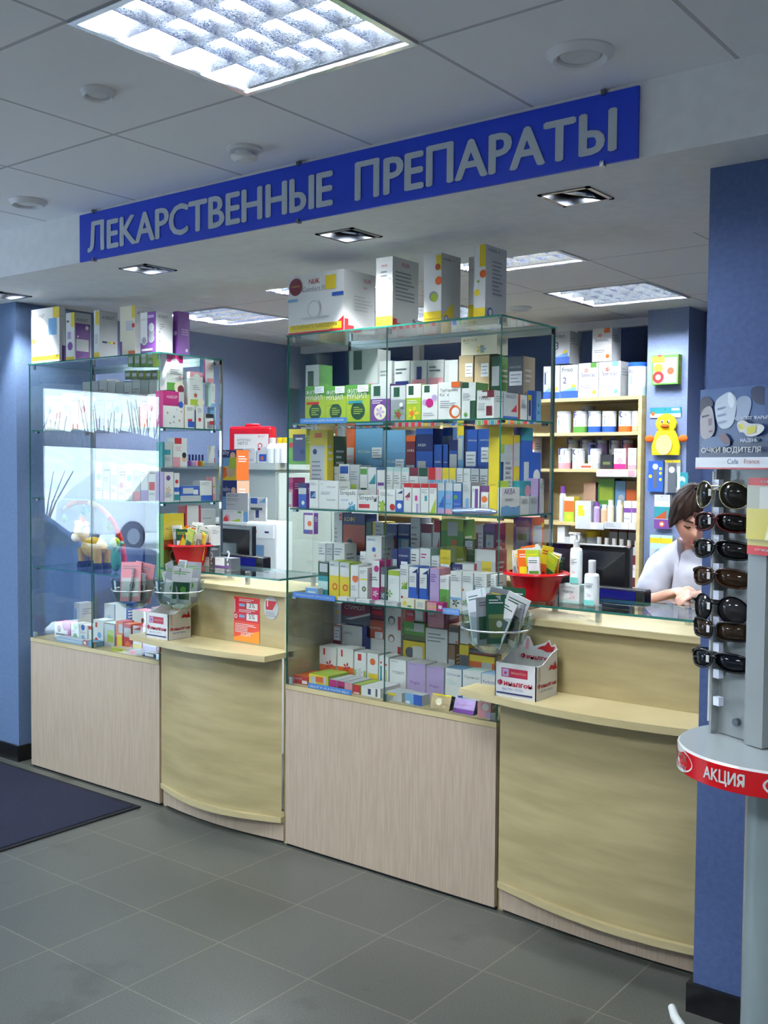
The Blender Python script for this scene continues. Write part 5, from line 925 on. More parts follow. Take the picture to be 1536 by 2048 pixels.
row([(452, 496, 986, 'w t,ЧАСТОТА,.05,.86,.5,N l,.05,.8,.6,2,A l,.05,.6,.5,1,A r,.4,0,1,.35,b'), (438, 485, 1021, 'W r,.8,.8,.95,.95,G l,.1,.9,.7,1,A c,.35,.25,.12,K c,.3,.12,.1,R d,.5,0,.9,.3,L', dict(Y=4.19)),
     (498, 532, 995, 'W r,.1,.75,.5,.98,B d,.6,.8,.98,1,b r,.4,.2,.6,.5,N r,.1,.5,.8,.6,D r,.3,.0,.7,.08,R r,.0,.1,.3,.45,w', dict(Y=4.18))], 4.2, zz, .012, 'standing on the low white cabinet', gk, kind='leaflet', cat='leaflet', name='leaflet')
t = empty('white_dispenser', (at(520, 1100, Y=4.05).x, 4.05, .0)); tag(t, 'white upright dispenser with red emblem beside the monitor', 'dispenser')
MB('gloss', (232, 236, 232)).box(-.11, .12, 0, .08, 0, 1.275).build('body', t, bevel=.01); mb = MB('gloss', (240, 242, 240)); mb.box(-.1, .11, -.012, -.001, 1.19, 1.26); f = Face(mb, (-.1, -.012, 1.19), (1, 0, 0), (0, 0, 1), .21, .07); f.circ(.35, .5, .06, 'R'); f.rect(.2, .35, .24, .65, 'R'); f.rect(.7, .4, .85, .55, 'N'); mb.build('control_strip', t)
mb = MB(); mb.box(-.07, .03, -.003, -.001, .98, 1.15); f = Face(mb, (-.07, -.003, .98), (1, 0, 0), (0, 0, 1), .1, .17); f.rect(0, 0, 1, 1, 'b'); f.circ(.4, .6, .16, 'F'); f.poly([(.2, .4), (.2, .85), (.4, .95), (.3, .6)], 'r'); f.poly([(.1, 0), (.3, .4), (.6, .4), (.9, 0)], 'T'); mb.build('picture_panel', t)
# ---- rear shelving
def shelving(x0, x1, y0, y1, top, zs, label, kick=.0, post=True):
    t = empty('wooden_shelving', ((x0+x1)/2, y0, 0)); tag(t, label, 'shelving', 'pale wooden shelving units at the back'); D = -Vector(t.location)
    for x in (x0, x1-.022): MB('wood_shelf').box(x, x+.022, y0, y1, 0, top).build('side_panel', t, loc=D)
    MB('wood_shelf').box(x0+.022, x1-.022, y0, y1, top-.022, top).build('top_panel', t, loc=D); MB('wood_shelf').box(x0+.022, x1-.022, y1-.01, y1-.001, 0, top-.022).build('back_panel', t, loc=D)
    for z in zs: MB('wood_shelf').box(x0+.022, x1-.022, y0+.005, y1-.01, z-.02, z).build('shelf', t, loc=D)
    return t
RY = 5.9; zr = [1.808, 1.58, 1.242, .857]; RT = 2.026
shelving(-3.85, -2.598, RY, 6.19, RT, zr, 'pale wooden shelving with formula tins beside the column of hanging toys')
shelving(-5.2, -4.05, RY, 6.19, RT, [1.83, 1.55, 1.25, .9], 'pale wooden shelving seen through the large glass case')
LV = sorted(zr)
gs = 'formula boxes on top of the rear shelving'
fr_ = 'w r,0,0,1,.22,B c,.75,.32,.16,Y t,Friso,.1,.8,.6,k t,%s,.15,.45,.2,N d,.1,.22,.9,.35,b'
sm_ = 'Ww r,.6,.86,.9,1,%s t,Similac,.15,.6,.7,N l,.1,.35,.7,2,A c,.8,.15,.1,%s g,.4,.78,.12,o'
row([(1104, 1138, 663, fr_ % '3', dict(pb=728, look='white and blue formula box, sole box of the upper tier left')), (1183, 1222, 657, sm_ % ('O', 'O'), dict(pb=723, look='white formula box with orange tab, upper tier')),
     (1086, 1101, 733, fr_ % '1'), (1102, 1119, 731, 'w r,0,0,1,.2,B c,.5,.3,.25,Y t,Fr,.1,.8,.4,k'), (1120, 1155, 730, fr_ % '2'), (1156, 1196, 726, sm_ % ('G', 'L')), (1197, 1240, 723, sm_ % ('b', 'b'))],
    RY+.03, RT+.0005, .13, 'on top of rear shelving', gs, kind='formula box', cat='box', name='formula_box')
def tin(px, pt, Y, z, w_px, cols, label, txt, group, lid='w', nm='formula_tin'):
    p = at(px, pt, Y=Y); r = (at(px+w_px/2, pt, Y=Y).x-at(px-w_px/2, pt, Y=Y).x)/2*.82; h = max(.05, p.z-z); t = empty(nm, (p.x, Y+r, z)); tag(t, label, 'tin', group)
    MB('card').lathe([(0, 0), (r, 0), (r, h*.28), (r, h*.9), (r*.98, h*.9)], n=24, cols=[cols[1], cols[1], cols[0], 'A']).build('can', t); MB('gloss', lid).lathe([(r*1.02, h*.88), (r*1.02, h*.985), (r*.95, h), (0, h)], n=24).build('lid', t)
    mb = MB(); f = Face(mb, (-r*.6, -r*1.03, 0), Vector((1, .1, 0)), (0, 0, 1), r*1.2, h); f.text(txt, .05, .68, .8, 'N' if txt != 'friso' else 'k'); f.circ(.7, .35, .14, 'Y'); f.rect(.2, .35, .3, .6, 'b'); mb.build('label_print', t)
gt_ = 'formula tins on the rear shelving'
tin(1268, 724, RY+.03, RT+.0005, 42, ['W', 'u'], 'blue lidded formula tin at the end on top of the rear shelving', 'Bebi', gt_, 'B')
for i, (px, w_, c, tx) in enumerate([(1122, 32, 'W', 'Friso'), (1155, 32, 'G', 'Fr'), (1184, 30, 'B', 'Fr'), (1213, 32, 'B', 'riso'), (1246, 32, 'O', 'o'), (1270, 22, 'x', 'risc')]):
    tin(px, 822, RY+.04, zr[0]+.0005, w_, ['W', c], ['pale formula tin', 'green footed formula tin', 'blue footed formula tin', 'cream formula tin', 'orange sun formula tin', 'narrow end formula tin'][i]+' in the upper bay of the rear shelving', tx, gt_)
tin(1171, 812, RY+.15, zr[0]+.0005, 28, ['W', 'w'], 'pale tin standing behind the others in the upper bay', 'o', gt_)
for i, (px, w_, c, tx) in enumerate([(1124, 28, 'K', ''), (1152, 28, 'w', 'o'), (1184, 30, 'w', 'F')]):
    tin(px, 897, RY+.04, zr[1]+.0005, w_, ['W', c], ['pink footed', 'pale white', 'slightly wider white'][i]+' formula tin in the second bay of the rear shelving', tx or 'n', gt_)
for i, (px, c) in enumerate([(1140, 'R'), (1168, 'L'), (1198, 'P'), (1226, 'B'), (1250, 'X')]):
    tin(px, 880, RY+.15, zr[1]+.0005, 28, [['C', 'w', 'q', 'w', 'K'][i], c], CNAME[c]+' footed tin at the rear of the second bay', 'F', gt_)
gm = 'packs in the bays of the rear shelving'; kk = dict(kind='box', cat='box', name='cereal_box')
row([(1228, 1252, 897, 'WK r,0,0,1,.25,M t,BabyS,.1,.75,.6,P c,.5,.4,.25,K'), (1201, 1226, 909, 'k r,.2,.3,.8,.5,s'), (1256, 1273, 896, 'W l,.1,.8,.9,3,A r,0,0,1,.2,K'), (1160, 1185, 927, 'C r,.1,.2,.9,.6,o')], RY+.035, zr[1]+.0005, .1, 'second bay, rear shelving', gm, **kk)
row([(1168, 1192, 965, 'FK r,0,0,1,.4,b c,.5,.6,.25,F'), (1197, 1230, 957, 'GN r,0,0,1,.4,b r,.1,.5,.9,.8,L'), (1231, 1252, 962, 'bB r,.2,.1,.8,.5,Y c,.6,.6,.3,w'), (1253, 1274, 962, 'OY c,.5,.4,.3,x r,0,.8,1,1,X')], RY+.16, zr[2]+.0005, .1, 'back of third bay, rear shelving', gm, **kk)
row([(1129, 1149, 994, 'OY r,0,0,1,.4,L r,0,.85,1,1,W c,.5,.2,.2,Y'), (1151, 1183, 1002, 'w r,.2,.3,.6,.8,Y r,.5,.6,.85,.8,W'), (1249, 1264, 1002, 'W r,0,.5,1,.7,P t,вода,.1,.2,.7,N'), (1265, 1275, 1002, 'W r,0,.5,1,.7,P')], RY+.03, zr[2]+.0005, .08, 'front of third bay, rear shelving', gm, **kk)
def jar(px, pt, Y, z, w_px, body, cap, label, group, h_=None):
    p = at(px, pt, Y=Y); r = (at(px+w_px/2, pt, Y=Y).x-at(px-w_px/2, pt, Y=Y).x)/2*.85; h = max(.03, p.z-z); t = empty('baby_food_jar', (p.x, Y+r, z)); tag(t, label, 'jar', group)
    MB('gloss', body).lathe([(0, 0), (r, 0), (r, h*.7), (r*.7, h*.8)], n=16).build('jar_body', t); MB('gloss', cap).lathe([(r*.72, h*.78), (r*.72, h), (0, h)], n=14).build('lid', t)
for i, (px, pt, b, c) in enumerate([(1191, 1004, 'q', 'P'), (1206, 1009, 'F', 'W'), (1219, 1000, 'C', 'W'), (1237, 1000, 'C', 'W'), (1123, 972, 'w', 'P')]):
    jar(px, pt, RY+.04, zr[2]+.0005, 15, b, c, '%s bottle with %s cap in the third bay of rear shelving' % (CNAME[b], CNAME[c]), 'bottles in the third bay of the rear shelving')
tin(1180, 1062, RY+.1, zr[3]+.0005, 34, ['w', 'A'], 'grey tin with black writing in the lowest bay', 'friso', gt_, 'Y')
row([(1116, 1131, 1052, 'W r,0,0,1,.4,w c,.5,.4,.2,o'), (1141, 1161, 1068, 'W t,93,.3,.5,.4,R'), (1131, 1142, 1074, 'w l,.1,.8,.9,3,A')], RY+.03, zr[3]+.0005, .08, 'lowest bay, rear shelving', gm, **kk)
for i in range(6):
    px = 1196+i*15; c = 'GRYGOG'[i]
    jar(px, 1074+i*1.5, RY+.05, zr[3]+.0005, 13, c, 'W', CNAME[c]+' jar with white lid in the lowest bay', 'jars in the lowest bay of the rear shelving')
row([(1220+i*19, 1237+i*19, 1052, 'rX r,.1,.1,.9,.5,R r,0,.6,1,.9,w') for i in range(3)], RY+.17, zr[3]+.0005, .1, 'back of lowest bay', gm, **kk)
row([(1262, 1275, 1095, 'rw r,0,.8,1,1,w c,.5,.5,.3,W'), (1246, 1260, 1092, 'Or c,.5,.6,.3,Y r,0,.0,1,.3,r'), (1262, 1275, 1130, 'Wr l,.1,.8,.9,3,R r,0,0,1,.2,r', dict(Y=RY+.01, d=.03, z=.9005))], RY+.05, zr[3]+.0005, .08, 'end of lowest bay', gm, **kk)
# price strips on the shelf edges
for px0, px1, py, c in ((1193, 1273, 946, 'K'), (1151, 1208, 1050, 'w'), (1209, 1272, 1050, 'W')):
    A, B = at(px0, py, Y=RY-.001), at(px1, py, Y=RY-.001); mb = MB(); mb.box(A.x, B.x, RY-.004, RY-.001, A.z-.022, A.z+.022, 'w'); f = Face(mb, (A.x, RY-.004, A.z-.022), (1, 0, 0), (0, 0, 1), B.x-A.x, .044); f.lines(.05, .8, .45, 3, c if c != 'W' else 'A', .2); f.rect(.55, .1, .75, .9, 'W'); f.rect(.8, .1, .97, .9, c)
    tag(mb.build('price_strip'), {'K': 'pink and grey', 'w': 'long plain', 'W': 'white and grey'}[c]+' price strip on the rear shelving edge', 'price strip', 'price strips on the rear shelving')
# goods seen through the large case on the farther shelving
random.seed(5)
def far(px0, px1, n, pt, z, pal, where):
    it = []; w_ = (px1-px0)/n
    for i in range(n):
        c = pal[i % len(pal)]; it.append((px0+i*w_, px0+(i+1)*w_-1, pt+random.uniform(-4, 4), 'W r,0,%.1f,1,1,%s r,.2,.1,.8,.4,%s' % (random.choice((.6, .7)), c, random.choice('ORGBYT'))))
    row(it, RY+.04, z+.0005, .1, where, 'small boxes on the farther shelving', kind='small box', cat='box', name='small_box')
LV = [1.25, 1.55, 1.83]
far(690, 872, 14, 846, 1.55, 'WGORWYWBRW', 'on farther shelving, upper bay'); LV = sorted(zr)
far(900, 1070, 13, 842, 1.58, 'WRWOGWBTW', 'behind case, second bay'); far(930, 1075, 8, 955, 1.262, 'WBTPWK', 'behind case, third bay')
# hanging goods on the blue column
def card(px0, px1, pt, pb, Y, d, dsl, name, cat, label, kids=None, group='goods hanging on the blue column'):
    A, B = at(px0, pb, Y=Y), at(px1, pt, Y=Y); o = carton(name, cat, ((A.x+B.x)/2, Y, A.z), B.x-A.x, B.z-A.z, d, dsl, '', group, look='x'); o['label'] = label
    MB('metal', 'A').tube([(0, d, B.z-A.z-.01), (0, -.01, B.z-A.z-.012)], .002).build('hook', o); return o
CY = 5.95
card(1303, 1357, 708, 770, CY-.055, .054, 'GL r,.06,.05,.94,.75,W c,.25,.55,.18,Y c,.25,.25,.22,R c,.25,.25,.1,W c,.75,.3,.2,F c,.72,.45,.13,o r,.5,.65,.95,.9,W c,.3,.9,.12,R r,.02,.75,.5,.95,Y', 'toy_blister_box', 'toy', 'green boxed toy with baby picture hanging high on the column')
t = card(1300, 1362, 814, 836, CY-.006, .005, 'T r,0,0,1,.4,w r,.7,.7,.95,.9,W c,.1,.4,.06,O', 'toy_header_card', 'toy', 'teal header card holding the yellow duck glove on the column')
A = at(1332, 875, Y=CY-.03); t = empty('duck_bath_glove', (A.x, CY-.03, at(1332, 910, Y=CY-.03).z)); tag(t, 'yellow duck shaped bath glove hanging on the blue column', 'toy')
mb = MB('matte', (250, 208, 22)); H_ = at(1332, 832, Y=CY-.03).z-t.location.z
pf = [(.0, .08), (.085, .08), (.09, 0), (.095, .1)]
mb.tube([(0, 0, .0), (0, 0, .05), (0, 0, H_*.5), (0, 0, H_*.62)], [.085, .09, .07, .055], k=18); blob(mb, (0, 0, H_*.8), (.066, .05, .062), (250, 208, 22)); mb.v = [(x, y*.32, z) for x, y, z in mb.v]; b_ = mb.build('body', t)
mb = MB('matte', (236, 200, 120)); mb.prism([(.05*math.cos(a*PI/10), .05+.06*math.sin(a*PI/10)) for a in range(20)], 0, .004); mb.v = [(x, -.034+z, y+.01) for x, y, z in mb.v]; mb.build('belly_patch', t)
mb = MB('matte', 'O'); blob(mb, (0, -.024, H_*.74), (.028, .012, .012), 'O'); mb.build('beak', t)
for s in (-1, 1):
    mb = MB('gloss'); blob(mb, (s*.02, -.018, H_*.85), (.009, .006, .011), 'W'); blob(mb, (s*.018, -.024, H_*.85), (.004, .004, .006), 'k'); mb.build('eye', t)
    mb = MB('matte', 'O'); blob(mb, (s*.105, 0, H_*.42), (.03, .012, .022), 'O'); mb.build('wing', t)
card(1296, 1326, 922, 983, CY-.03, .02, 'Bb r,.35,.1,.6,.75,D c,.48,.82,.2,w c,.15,.5,.12,Y c,.85,.6,.1,Y c,.85,.4,.1,Y c,.85,.75,.1,Y', 'razor_blister', 'razor pack', 'blue blister card with razor hanging below the duck')
card(1329, 1361, 920, 985, CY-.03, .02, 'Aw r,.2,.0,.75,.9,D c,.45,.7,.2,w r,.8,.1,1,.8,u r,0,.92,1,1,Y', 'torch_blister', 'razor pack', 'grey blister card with dark handle hanging below the duck')
card(1308, 1340, 990, 1057, CY-.04, .03, 'Ww r,0,.0,1,.28,P c,.5,.14,.18,O c,.5,.14,.1,W r,0,.3,1,.65,T d,.0,.3,.8,.55,o r,.1,.82,.9,1,w r,0,.7,.4,.82,W', 'plaster_pack', 'plaster pack', 'white purple based plaster pack hanging beside the woman')
card(1299, 1345, 1072, 1122, CY-.05, .03, 'u r,.0,.7,1,.9,Y r,.1,.1,.8,.5,w c,.4,.3,.2,b d,.0,0,.3,.3,O', 'soother_pack', 'soother pack', 'green and yellow hanging pack behind the white blouse')
card(1352, 1376, 945, 975, CY-.03, .02, 'T c,.5,.5,.3,u c,.5,.3,.2,T', 'bath_toy_pack', 'toy', 'small teal pack hanging beside the brown hair')

# ------------------------------------------------------------------ sunglasses stand
RC = Vector((-.62, 2.1, 0)); RZ = math.atan2(-.427, .904); RU = Vector((math.cos(RZ), math.sin(RZ), 0)); RV = Vector((-math.sin(RZ), math.cos(RZ), 0))
def rk(px, py, yl):
    """local x, z on the stand of what is seen at a pixel, on the upright plane yl behind its axis"""
    d = CR*((px-768)/FPX)-CU*((py-1024)/FPX)+CF; P0 = RC+RV*yl; t = P0.dot(RV)/d.dot(RV); q = d*t; return (q-RC).dot(RU), EYE+q.z
t = empty('sunglasses_stand', RC, RZ); tag(t, 'revolving sunglasses stand with red promotional ring before the blue pillar', 'display stand')
DZ = 1.03; DR = .196
MB('gloss', (128, 140, 142)).tube([(0, 0, .02), (0, 0, DZ-.05)], .062, k=32).build('pole', t); MB('gloss', (120, 130, 132)).lathe([(0, 0), (.2, 0), (.2, .012), (.07, .03)], n=36).build('foot_plate', t)
dk = MB('gloss'); dk.lathe([(0, DZ-.05), (DR, DZ-.05), (DR, DZ-.004)], n=64, cols=['w', (196, 12, 22)]); dk.lathe([(DR, DZ-.004), (DR-.004, DZ), (0, DZ-.002)], n=64, cols=['W', (168, 176, 176)]); dk.build('base_ring', t)
view = math.atan2(-RC.y, -RC.x)-RZ
def wrap(mb, pts, fs, col, k):
    mb.add([((DR+k)*math.cos(a), (DR+k)*math.sin(a), z) for a, z in pts], fs, col)
def wtext(mb, s, a0, a1, z0, z1, col, k, bold=.03):
    v, f, tw, th = text_mesh(s)
    for j, (dx, dy) in enumerate([(-bold, 0), (bold, 0), (0, bold*.6), (0, -bold*.6)]): wrap(mb, [(a0+(a1-a0)*(x+dx)/tw, z0+(z1-z0)*(y+dy)/th) for x, y in v], f, col, k+j*.0002)
rt = math.radians; lt = MB('gloss')
wtext(lt, 'АКЦИЯ', view+rt(-43), view+rt(-17.5), DZ-.042, DZ-.013, 'W', .0008); lt.build('promo_lettering', t)
def oval(a0, a1, words):
    mb = MB('gloss'); c, h = (a0+a1)/2, (a1-a0)/2; pts = [(c, DZ-.026)]+[(c+h*math.cos(i*PI/14), DZ-.026+.0255*math.sin(i*PI/14)) for i in range(28)]
    wrap(mb, pts, [(0, i, i % 28+1) for i in range(1, 29)], 'W', .0006)
    if words: wtext(mb, 'ПОДАРОК', a0+h*.25, a1-h*.25, DZ-.029, DZ-.012, (170, 90, 90), .001, .01); wtext(mb, 'КАЖДОМУ', a0+h*.3, a1-h*.3, DZ-.045, DZ-.033, 'K', .001, 0)
    mb.build('promo_badge', t)
oval(view+rt(-96), view+rt(-53), True); oval(view+rt(-8), view+rt(34), True)
xl, _ = rk(1423, 1200, -.05); xm, _ = rk(1494, 1200, -.05); xr, _ = rk(1526, 1200, -.05); _, hz0 = rk(1420, 938, -.05)
pn = MB('gloss', (142, 148, 148)); pn.box(xl, xl+.006, -.05, .045, DZ+.001, hz0); pn.box(xl+.006, xm, -.03, -.024, DZ+.001, hz0); pn.box(xm, xm+.006, -.05, -.024, DZ+.001, hz0); pn.box(xm+.006, xr, -.05, -.044, DZ+.001, hz0); pn.box(xr, xr+.006, -.05, .09, DZ+.001, hz0); pn.box(xr+.006, -xl, -.03, -.024, DZ+.001, hz0); pn.box(-xl, -xl+.006, -.05, .09, DZ+.001, hz0); pn.box(xl+.006, -xl, .03, .036, DZ+.001, hz0)
pn.build('upright_panel', t)
xw, _ = rk(1426, 1200, -.062); MB('gloss', 'W').tube([(xw-.003, -.064, DZ+.03), (xw-.003, -.064, hz0-.005)], .0028).build('white_wire', t)
hb = MB('metal', 'A'); x_, z_ = rk(1476, 1444, -.031); hb.tube([(x_, -.04, z_), (x_, -.03, z_)], .008, k=12); hb.build('bolt', t)
# header poster
hy = -.062; x0, _ = rk(1399, 880, hy); _, zt = rk(1404, 780, hy); _, zb = rk(1404, 938, hy); x1 = -x0
mb = MB('gloss', (58, 78, 122)); mb.box(x0, x1, hy, hy+.008, zb, zt); W_, H_ = x1-x0, zt-zb; f = Face(mb, (x0, hy, zb), (1, 0, 0), (0, 0, 1), W_, H_, .0003)
def hp(px, py): a, b = rk(px, py, hy); return ((a-x0)/W_, (b-zb)/H_)
def hpoly(pts, c):
    for _ in range(2 if len(pts) > 4 else 0):
        n = len(pts); pts = [q for i in range(n) for q in ((pts[i][0]*.75+pts[(i+1) % n][0]*.25, pts[i][1]*.75+pts[(i+1) % n][1]*.25), (pts[i][0]*.25+pts[(i+1) % n][0]*.75, pts[i][1]*.25+pts[(i+1) % n][1]*.75))]
    f.poly([hp(*p) for p in pts][::-1], c)
f.rect(0, .62, 1, 1, (66, 92, 142)); f.rect(0, .16, 1, .34, (44, 58, 92)); hpoly([(1500, 772), (1536, 772), (1560, 800), (1536, 812), (1506, 806)], (40, 46, 76)); f.rect(.5, .62, 1, 1, (60, 82, 132))
hpoly([(1432, 800), (1452, 786), (1462, 783), (1470, 790), (1475, 800), (1472, 830), (1466, 852), (1448, 860), (1436, 850), (1430, 820)], (186, 198, 212))
hpoly([(1474, 796), (1494, 790), (1506, 800), (1500, 830), (1488, 845), (1472, 842), (1475, 820)], (150, 164, 188)); hpoly([(1456, 788), (1464, 784), (1472, 796), (1468, 818), (1458, 812)], (214, 222, 232))
for a in (812, 826, 840): hpoly([(1436, a+5), (1452, a), (1454, a+2), (1437, a+8)], (120, 134, 164))
hpoly([(1402, 800), (1412, 792), (1424, 796), (1430, 808), (1424, 816), (1410, 822), (1402, 836)], (44, 42, 58)); hpoly([(1403, 824), (1420, 810), (1428, 818), (1431, 840), (1433, 860), (1426, 874), (1412, 880), (1403, 872)], (160, 150, 152)); hpoly([(1406, 832), (1420, 829), (1422, 832), (1407, 836)], (60, 52, 62)); hpoly([(1419, 838), (1427, 836), (1426, 850), (1420, 852)], (112, 98, 108))
hpoly([(1420, 862), (1428, 860), (1428, 864), (1421, 865)], (120, 74, 80)); hpoly([(1404, 884), (1418, 876), (1440, 872), (1460, 880), (1466, 892), (1436, 896), (1406, 900)], (70, 92, 132)); hpoly([(1442, 872), (1450, 866), (1458, 870), (1466, 884), (1456, 890), (1446, 882)], (104, 66, 72))
def ht(s, px0, px1, py0, py1, c, b=.03): u0, v0 = hp(px0, py1); u1, v1 = hp(px1, py0); f.text(s, u0, v0, u1-u0, c, b, v1-v0)
ht('СЛЕПЯТ ФАРЫ?', 1474, 1540, 830, 841, (206, 214, 228)); ht('НАДЕНЬ', 1486, 1520, 876, 886, (206, 214, 228)); ht('ОЧКИ ВОДИТЕЛЯ', 1408, 1528, 893, 908, 'W')
hpoly([(1479, 843), (1496, 840), (1504, 848), (1524, 847), (1536, 852), (1534, 862), (1520, 872), (1500, 874), (1494, 864), (1484, 866)], 'W'); hpoly([(1483, 849), (1492, 847), (1495, 857), (1488, 861)], (206, 196, 30)); hpoly([(1499, 854), (1520, 852), (1518, 865), (1502, 869)], (206, 196, 30))
u, v = hp(1400, 915); f.rect(0, .0, 1, v, (214, 216, 220)); f.rect(0, 0, 1, .02, 'R'); ht('Cafa', 1462, 1484, 918, 928, (60, 66, 110), .01); ht('France', 1496, 1527, 918, 927, (176, 90, 70), .01)
mb.build('header_poster', t)
# yellow promotional insert
ix0, iz1 = rk(1499, 955, -.056); _, iz0 = rk(1499, 1108, -.056); mb = MB('gloss', (190, 178, 90)); W2 = .16; mb.box(ix0, ix0+W2, -.058, -.052, iz0, iz1); f2 = Face(mb, (ix0, -.058, iz0), (1, 0, 0), (0, 0, 1), W2, iz1-iz0, .0003)
f2.rect(0, .9, 1, 1, (206, 22, 22)); f2.rect(0, 0, 1, .12, (206, 22, 22)); f2.text('ОЧКИ ВОДИТЕЛЯ', .2, .93, .7, 'W', .02, .035); f2.text('ОЧКИ ВОДИТЕЛЯ', .14, .05, .7, 'W', .02, .035); f2.rect(0, .55, 1, .9, (170, 170, 150)); f2.rect(.2, .6, .5, .88, (196, 196, 186)); f2.rect(.0, .2, .4, .6, (206, 190, 70)); f2.rect(.4, .2, 1, .4, (120, 118, 60)); f2.poly([(.3, .2), (.35, .4), (.6, .45), (.6, .2)], (226, 220, 170))
mb.build('promo_insert', t)
for py in (967, 1022, 1077, 1134, 1188, 1240, 1292, 1345, 1400):
    a, b = rk(1432, py-8, -.058); c, d_ = rk(1443, py+12, -.058); mb = MB('gloss', (220, 226, 240)); mb.box(a, c, -.066, -.053, d_, b); mb.build('price_clip', t)
def lens_pts(shape, n=18):
    out = []
    for i in range(n):
        a = 2*PI*i/n; ca, sa = math.cos(a), math.sin(a)
        if shape == 'round': x, z = ca*.0285, sa*.0275-.004-.003*ca
        elif shape == 'rect': x, z = .031*abs(ca)**.45*(1 if ca > 0 else -1), .0185*abs(sa)**.55*(1 if sa > 0 else -1)
        else: x, z = .034*abs(ca)**.8*(1 if ca > 0 else -1), (.0155 if sa > 0 else .021)*abs(sa)**.8*(1 if sa > 0 else -1)-.004*(ca-.2)
        out.append((x, z))
    return out
def glasses(px, py, shape, fc, lc, label, tilt=0):
    x, z = rk(px+7, py, -.075); P0 = RC+RU*x+RV*(-.075)
    g = empty('sunglasses', (P0.x, P0.y, z), RZ+rt(9)); tag(g, label, 'sunglasses', 'sunglasses on the revolving stand'); g.rotation_euler[1] = tilt
    wr = lambda x, z, e=0: (x, 5.8*x*x+e, z)
    for s in (-1, 1):
        pts = [(s*(.0365+a), b) for a, b in lens_pts(shape)]
        for nm in ('lens',):
            mb = MB('lens', lc); n = len(pts); c = (s*.0365, -.001)
            V = [wr(*c, -.003)]+[wr(*p) for p in pts]+[wr(*c, -.001)]+[wr(*p, .002) for p in pts]
            mb.add(V, [(0, i+1, (i+1) % n+1) for i in range(n)]+[(n+1, n+2+(i+1) % n, n+2+i) for i in range(n)]+[(i+1, n+2+i, n+2+(i+1) % n, (i+1) % n+1) for i in range(n)], smooth=True); mb.build(nm, g)
        r_ = .0014 if shape == 'round' else .0024
        mb = MB('metal' if shape == 'round' else 'gloss', fc); mb.tube([wr(*p) for p in pts]+[wr(*pts[0])], r_, k=6, caps=False); mb.build('rim', g)
        e = wr(s*.0695, .006); mb = MB('gloss' if shape != 'round' else 'metal', fc if shape != 'round' else 'k'); q = .0055 if shape == 'wrap' else .0035
        mb.tube([e, (s*.073, e[1]+.018, .007), (s*.072, e[1]+.06, .004), (s*.07, e[1]+.075, .0), (s*.068, e[1]+.088, -.012)], [q, q, q*.6, .002, .002], k=6); mb.build('temple', g)
    mb = MB('metal' if shape == 'round' else 'gloss', fc); mb.tube([wr(-.008, .006), (0, -.002, .008), wr(.008, .006)], .002, k=6)
    if shape == 'round': mb.tube([wr(-.012, .014), (0, -.001, .0145), wr(.012, .014)], .0014, k=6)
    mb.build('bridge', g); mb = MB('card', 'W'); mb.box(-.016, -.009, -.0035, -.0025, -.006, .008); mb.build('price_sticker', g)
dk_ = (12, 12, 14)
for a in [(1425, 986, 'round', (210, 200, 160), (30, 30, 26), 'gold rimmed sunglasses on the topmost peg of the stand'), (1424, 1043, 'wrap', (70, 10, 14), (14, 12, 12), 'dark red edged wraparound sunglasses, second from the top of the stand'),
          (1423, 1097, 'wrap', dk_, (16, 16, 18), 'black wraparound sunglasses, third from the top of the stand'), (1422, 1153, 'wrap', (50, 26, 14), (48, 32, 18), 'brown tinted wraparound sunglasses in the middle of the stand'),
          (1422, 1214, 'round', dk_, (34, 34, 36), 'thin rimmed round aviator sunglasses with red tag'), (1421, 1260, 'rect', dk_, (40, 28, 16), 'brown lens rectangular sunglasses under the aviator pair'), (1420, 1320, 'wrap', dk_, (10, 14, 22), 'black wraparound sunglasses on the lowest used peg')]: glasses(*a)
# rounded white tip of a cable cover on the floor
p = at(1352, 2046, Z=.012); mb = MB('gloss', (214, 218, 214)); mb.tube([(-.03, .05, .012), (0, 0, .012), (.3, -.32, .012)], [.012, .014, .014], k=12)
tag(mb.build('floor_cable_cover', loc=(p.x-.01, p.y+.02, 0.002)), 'white rounded cable cover end on the floor before the pillar', 'cable cover')

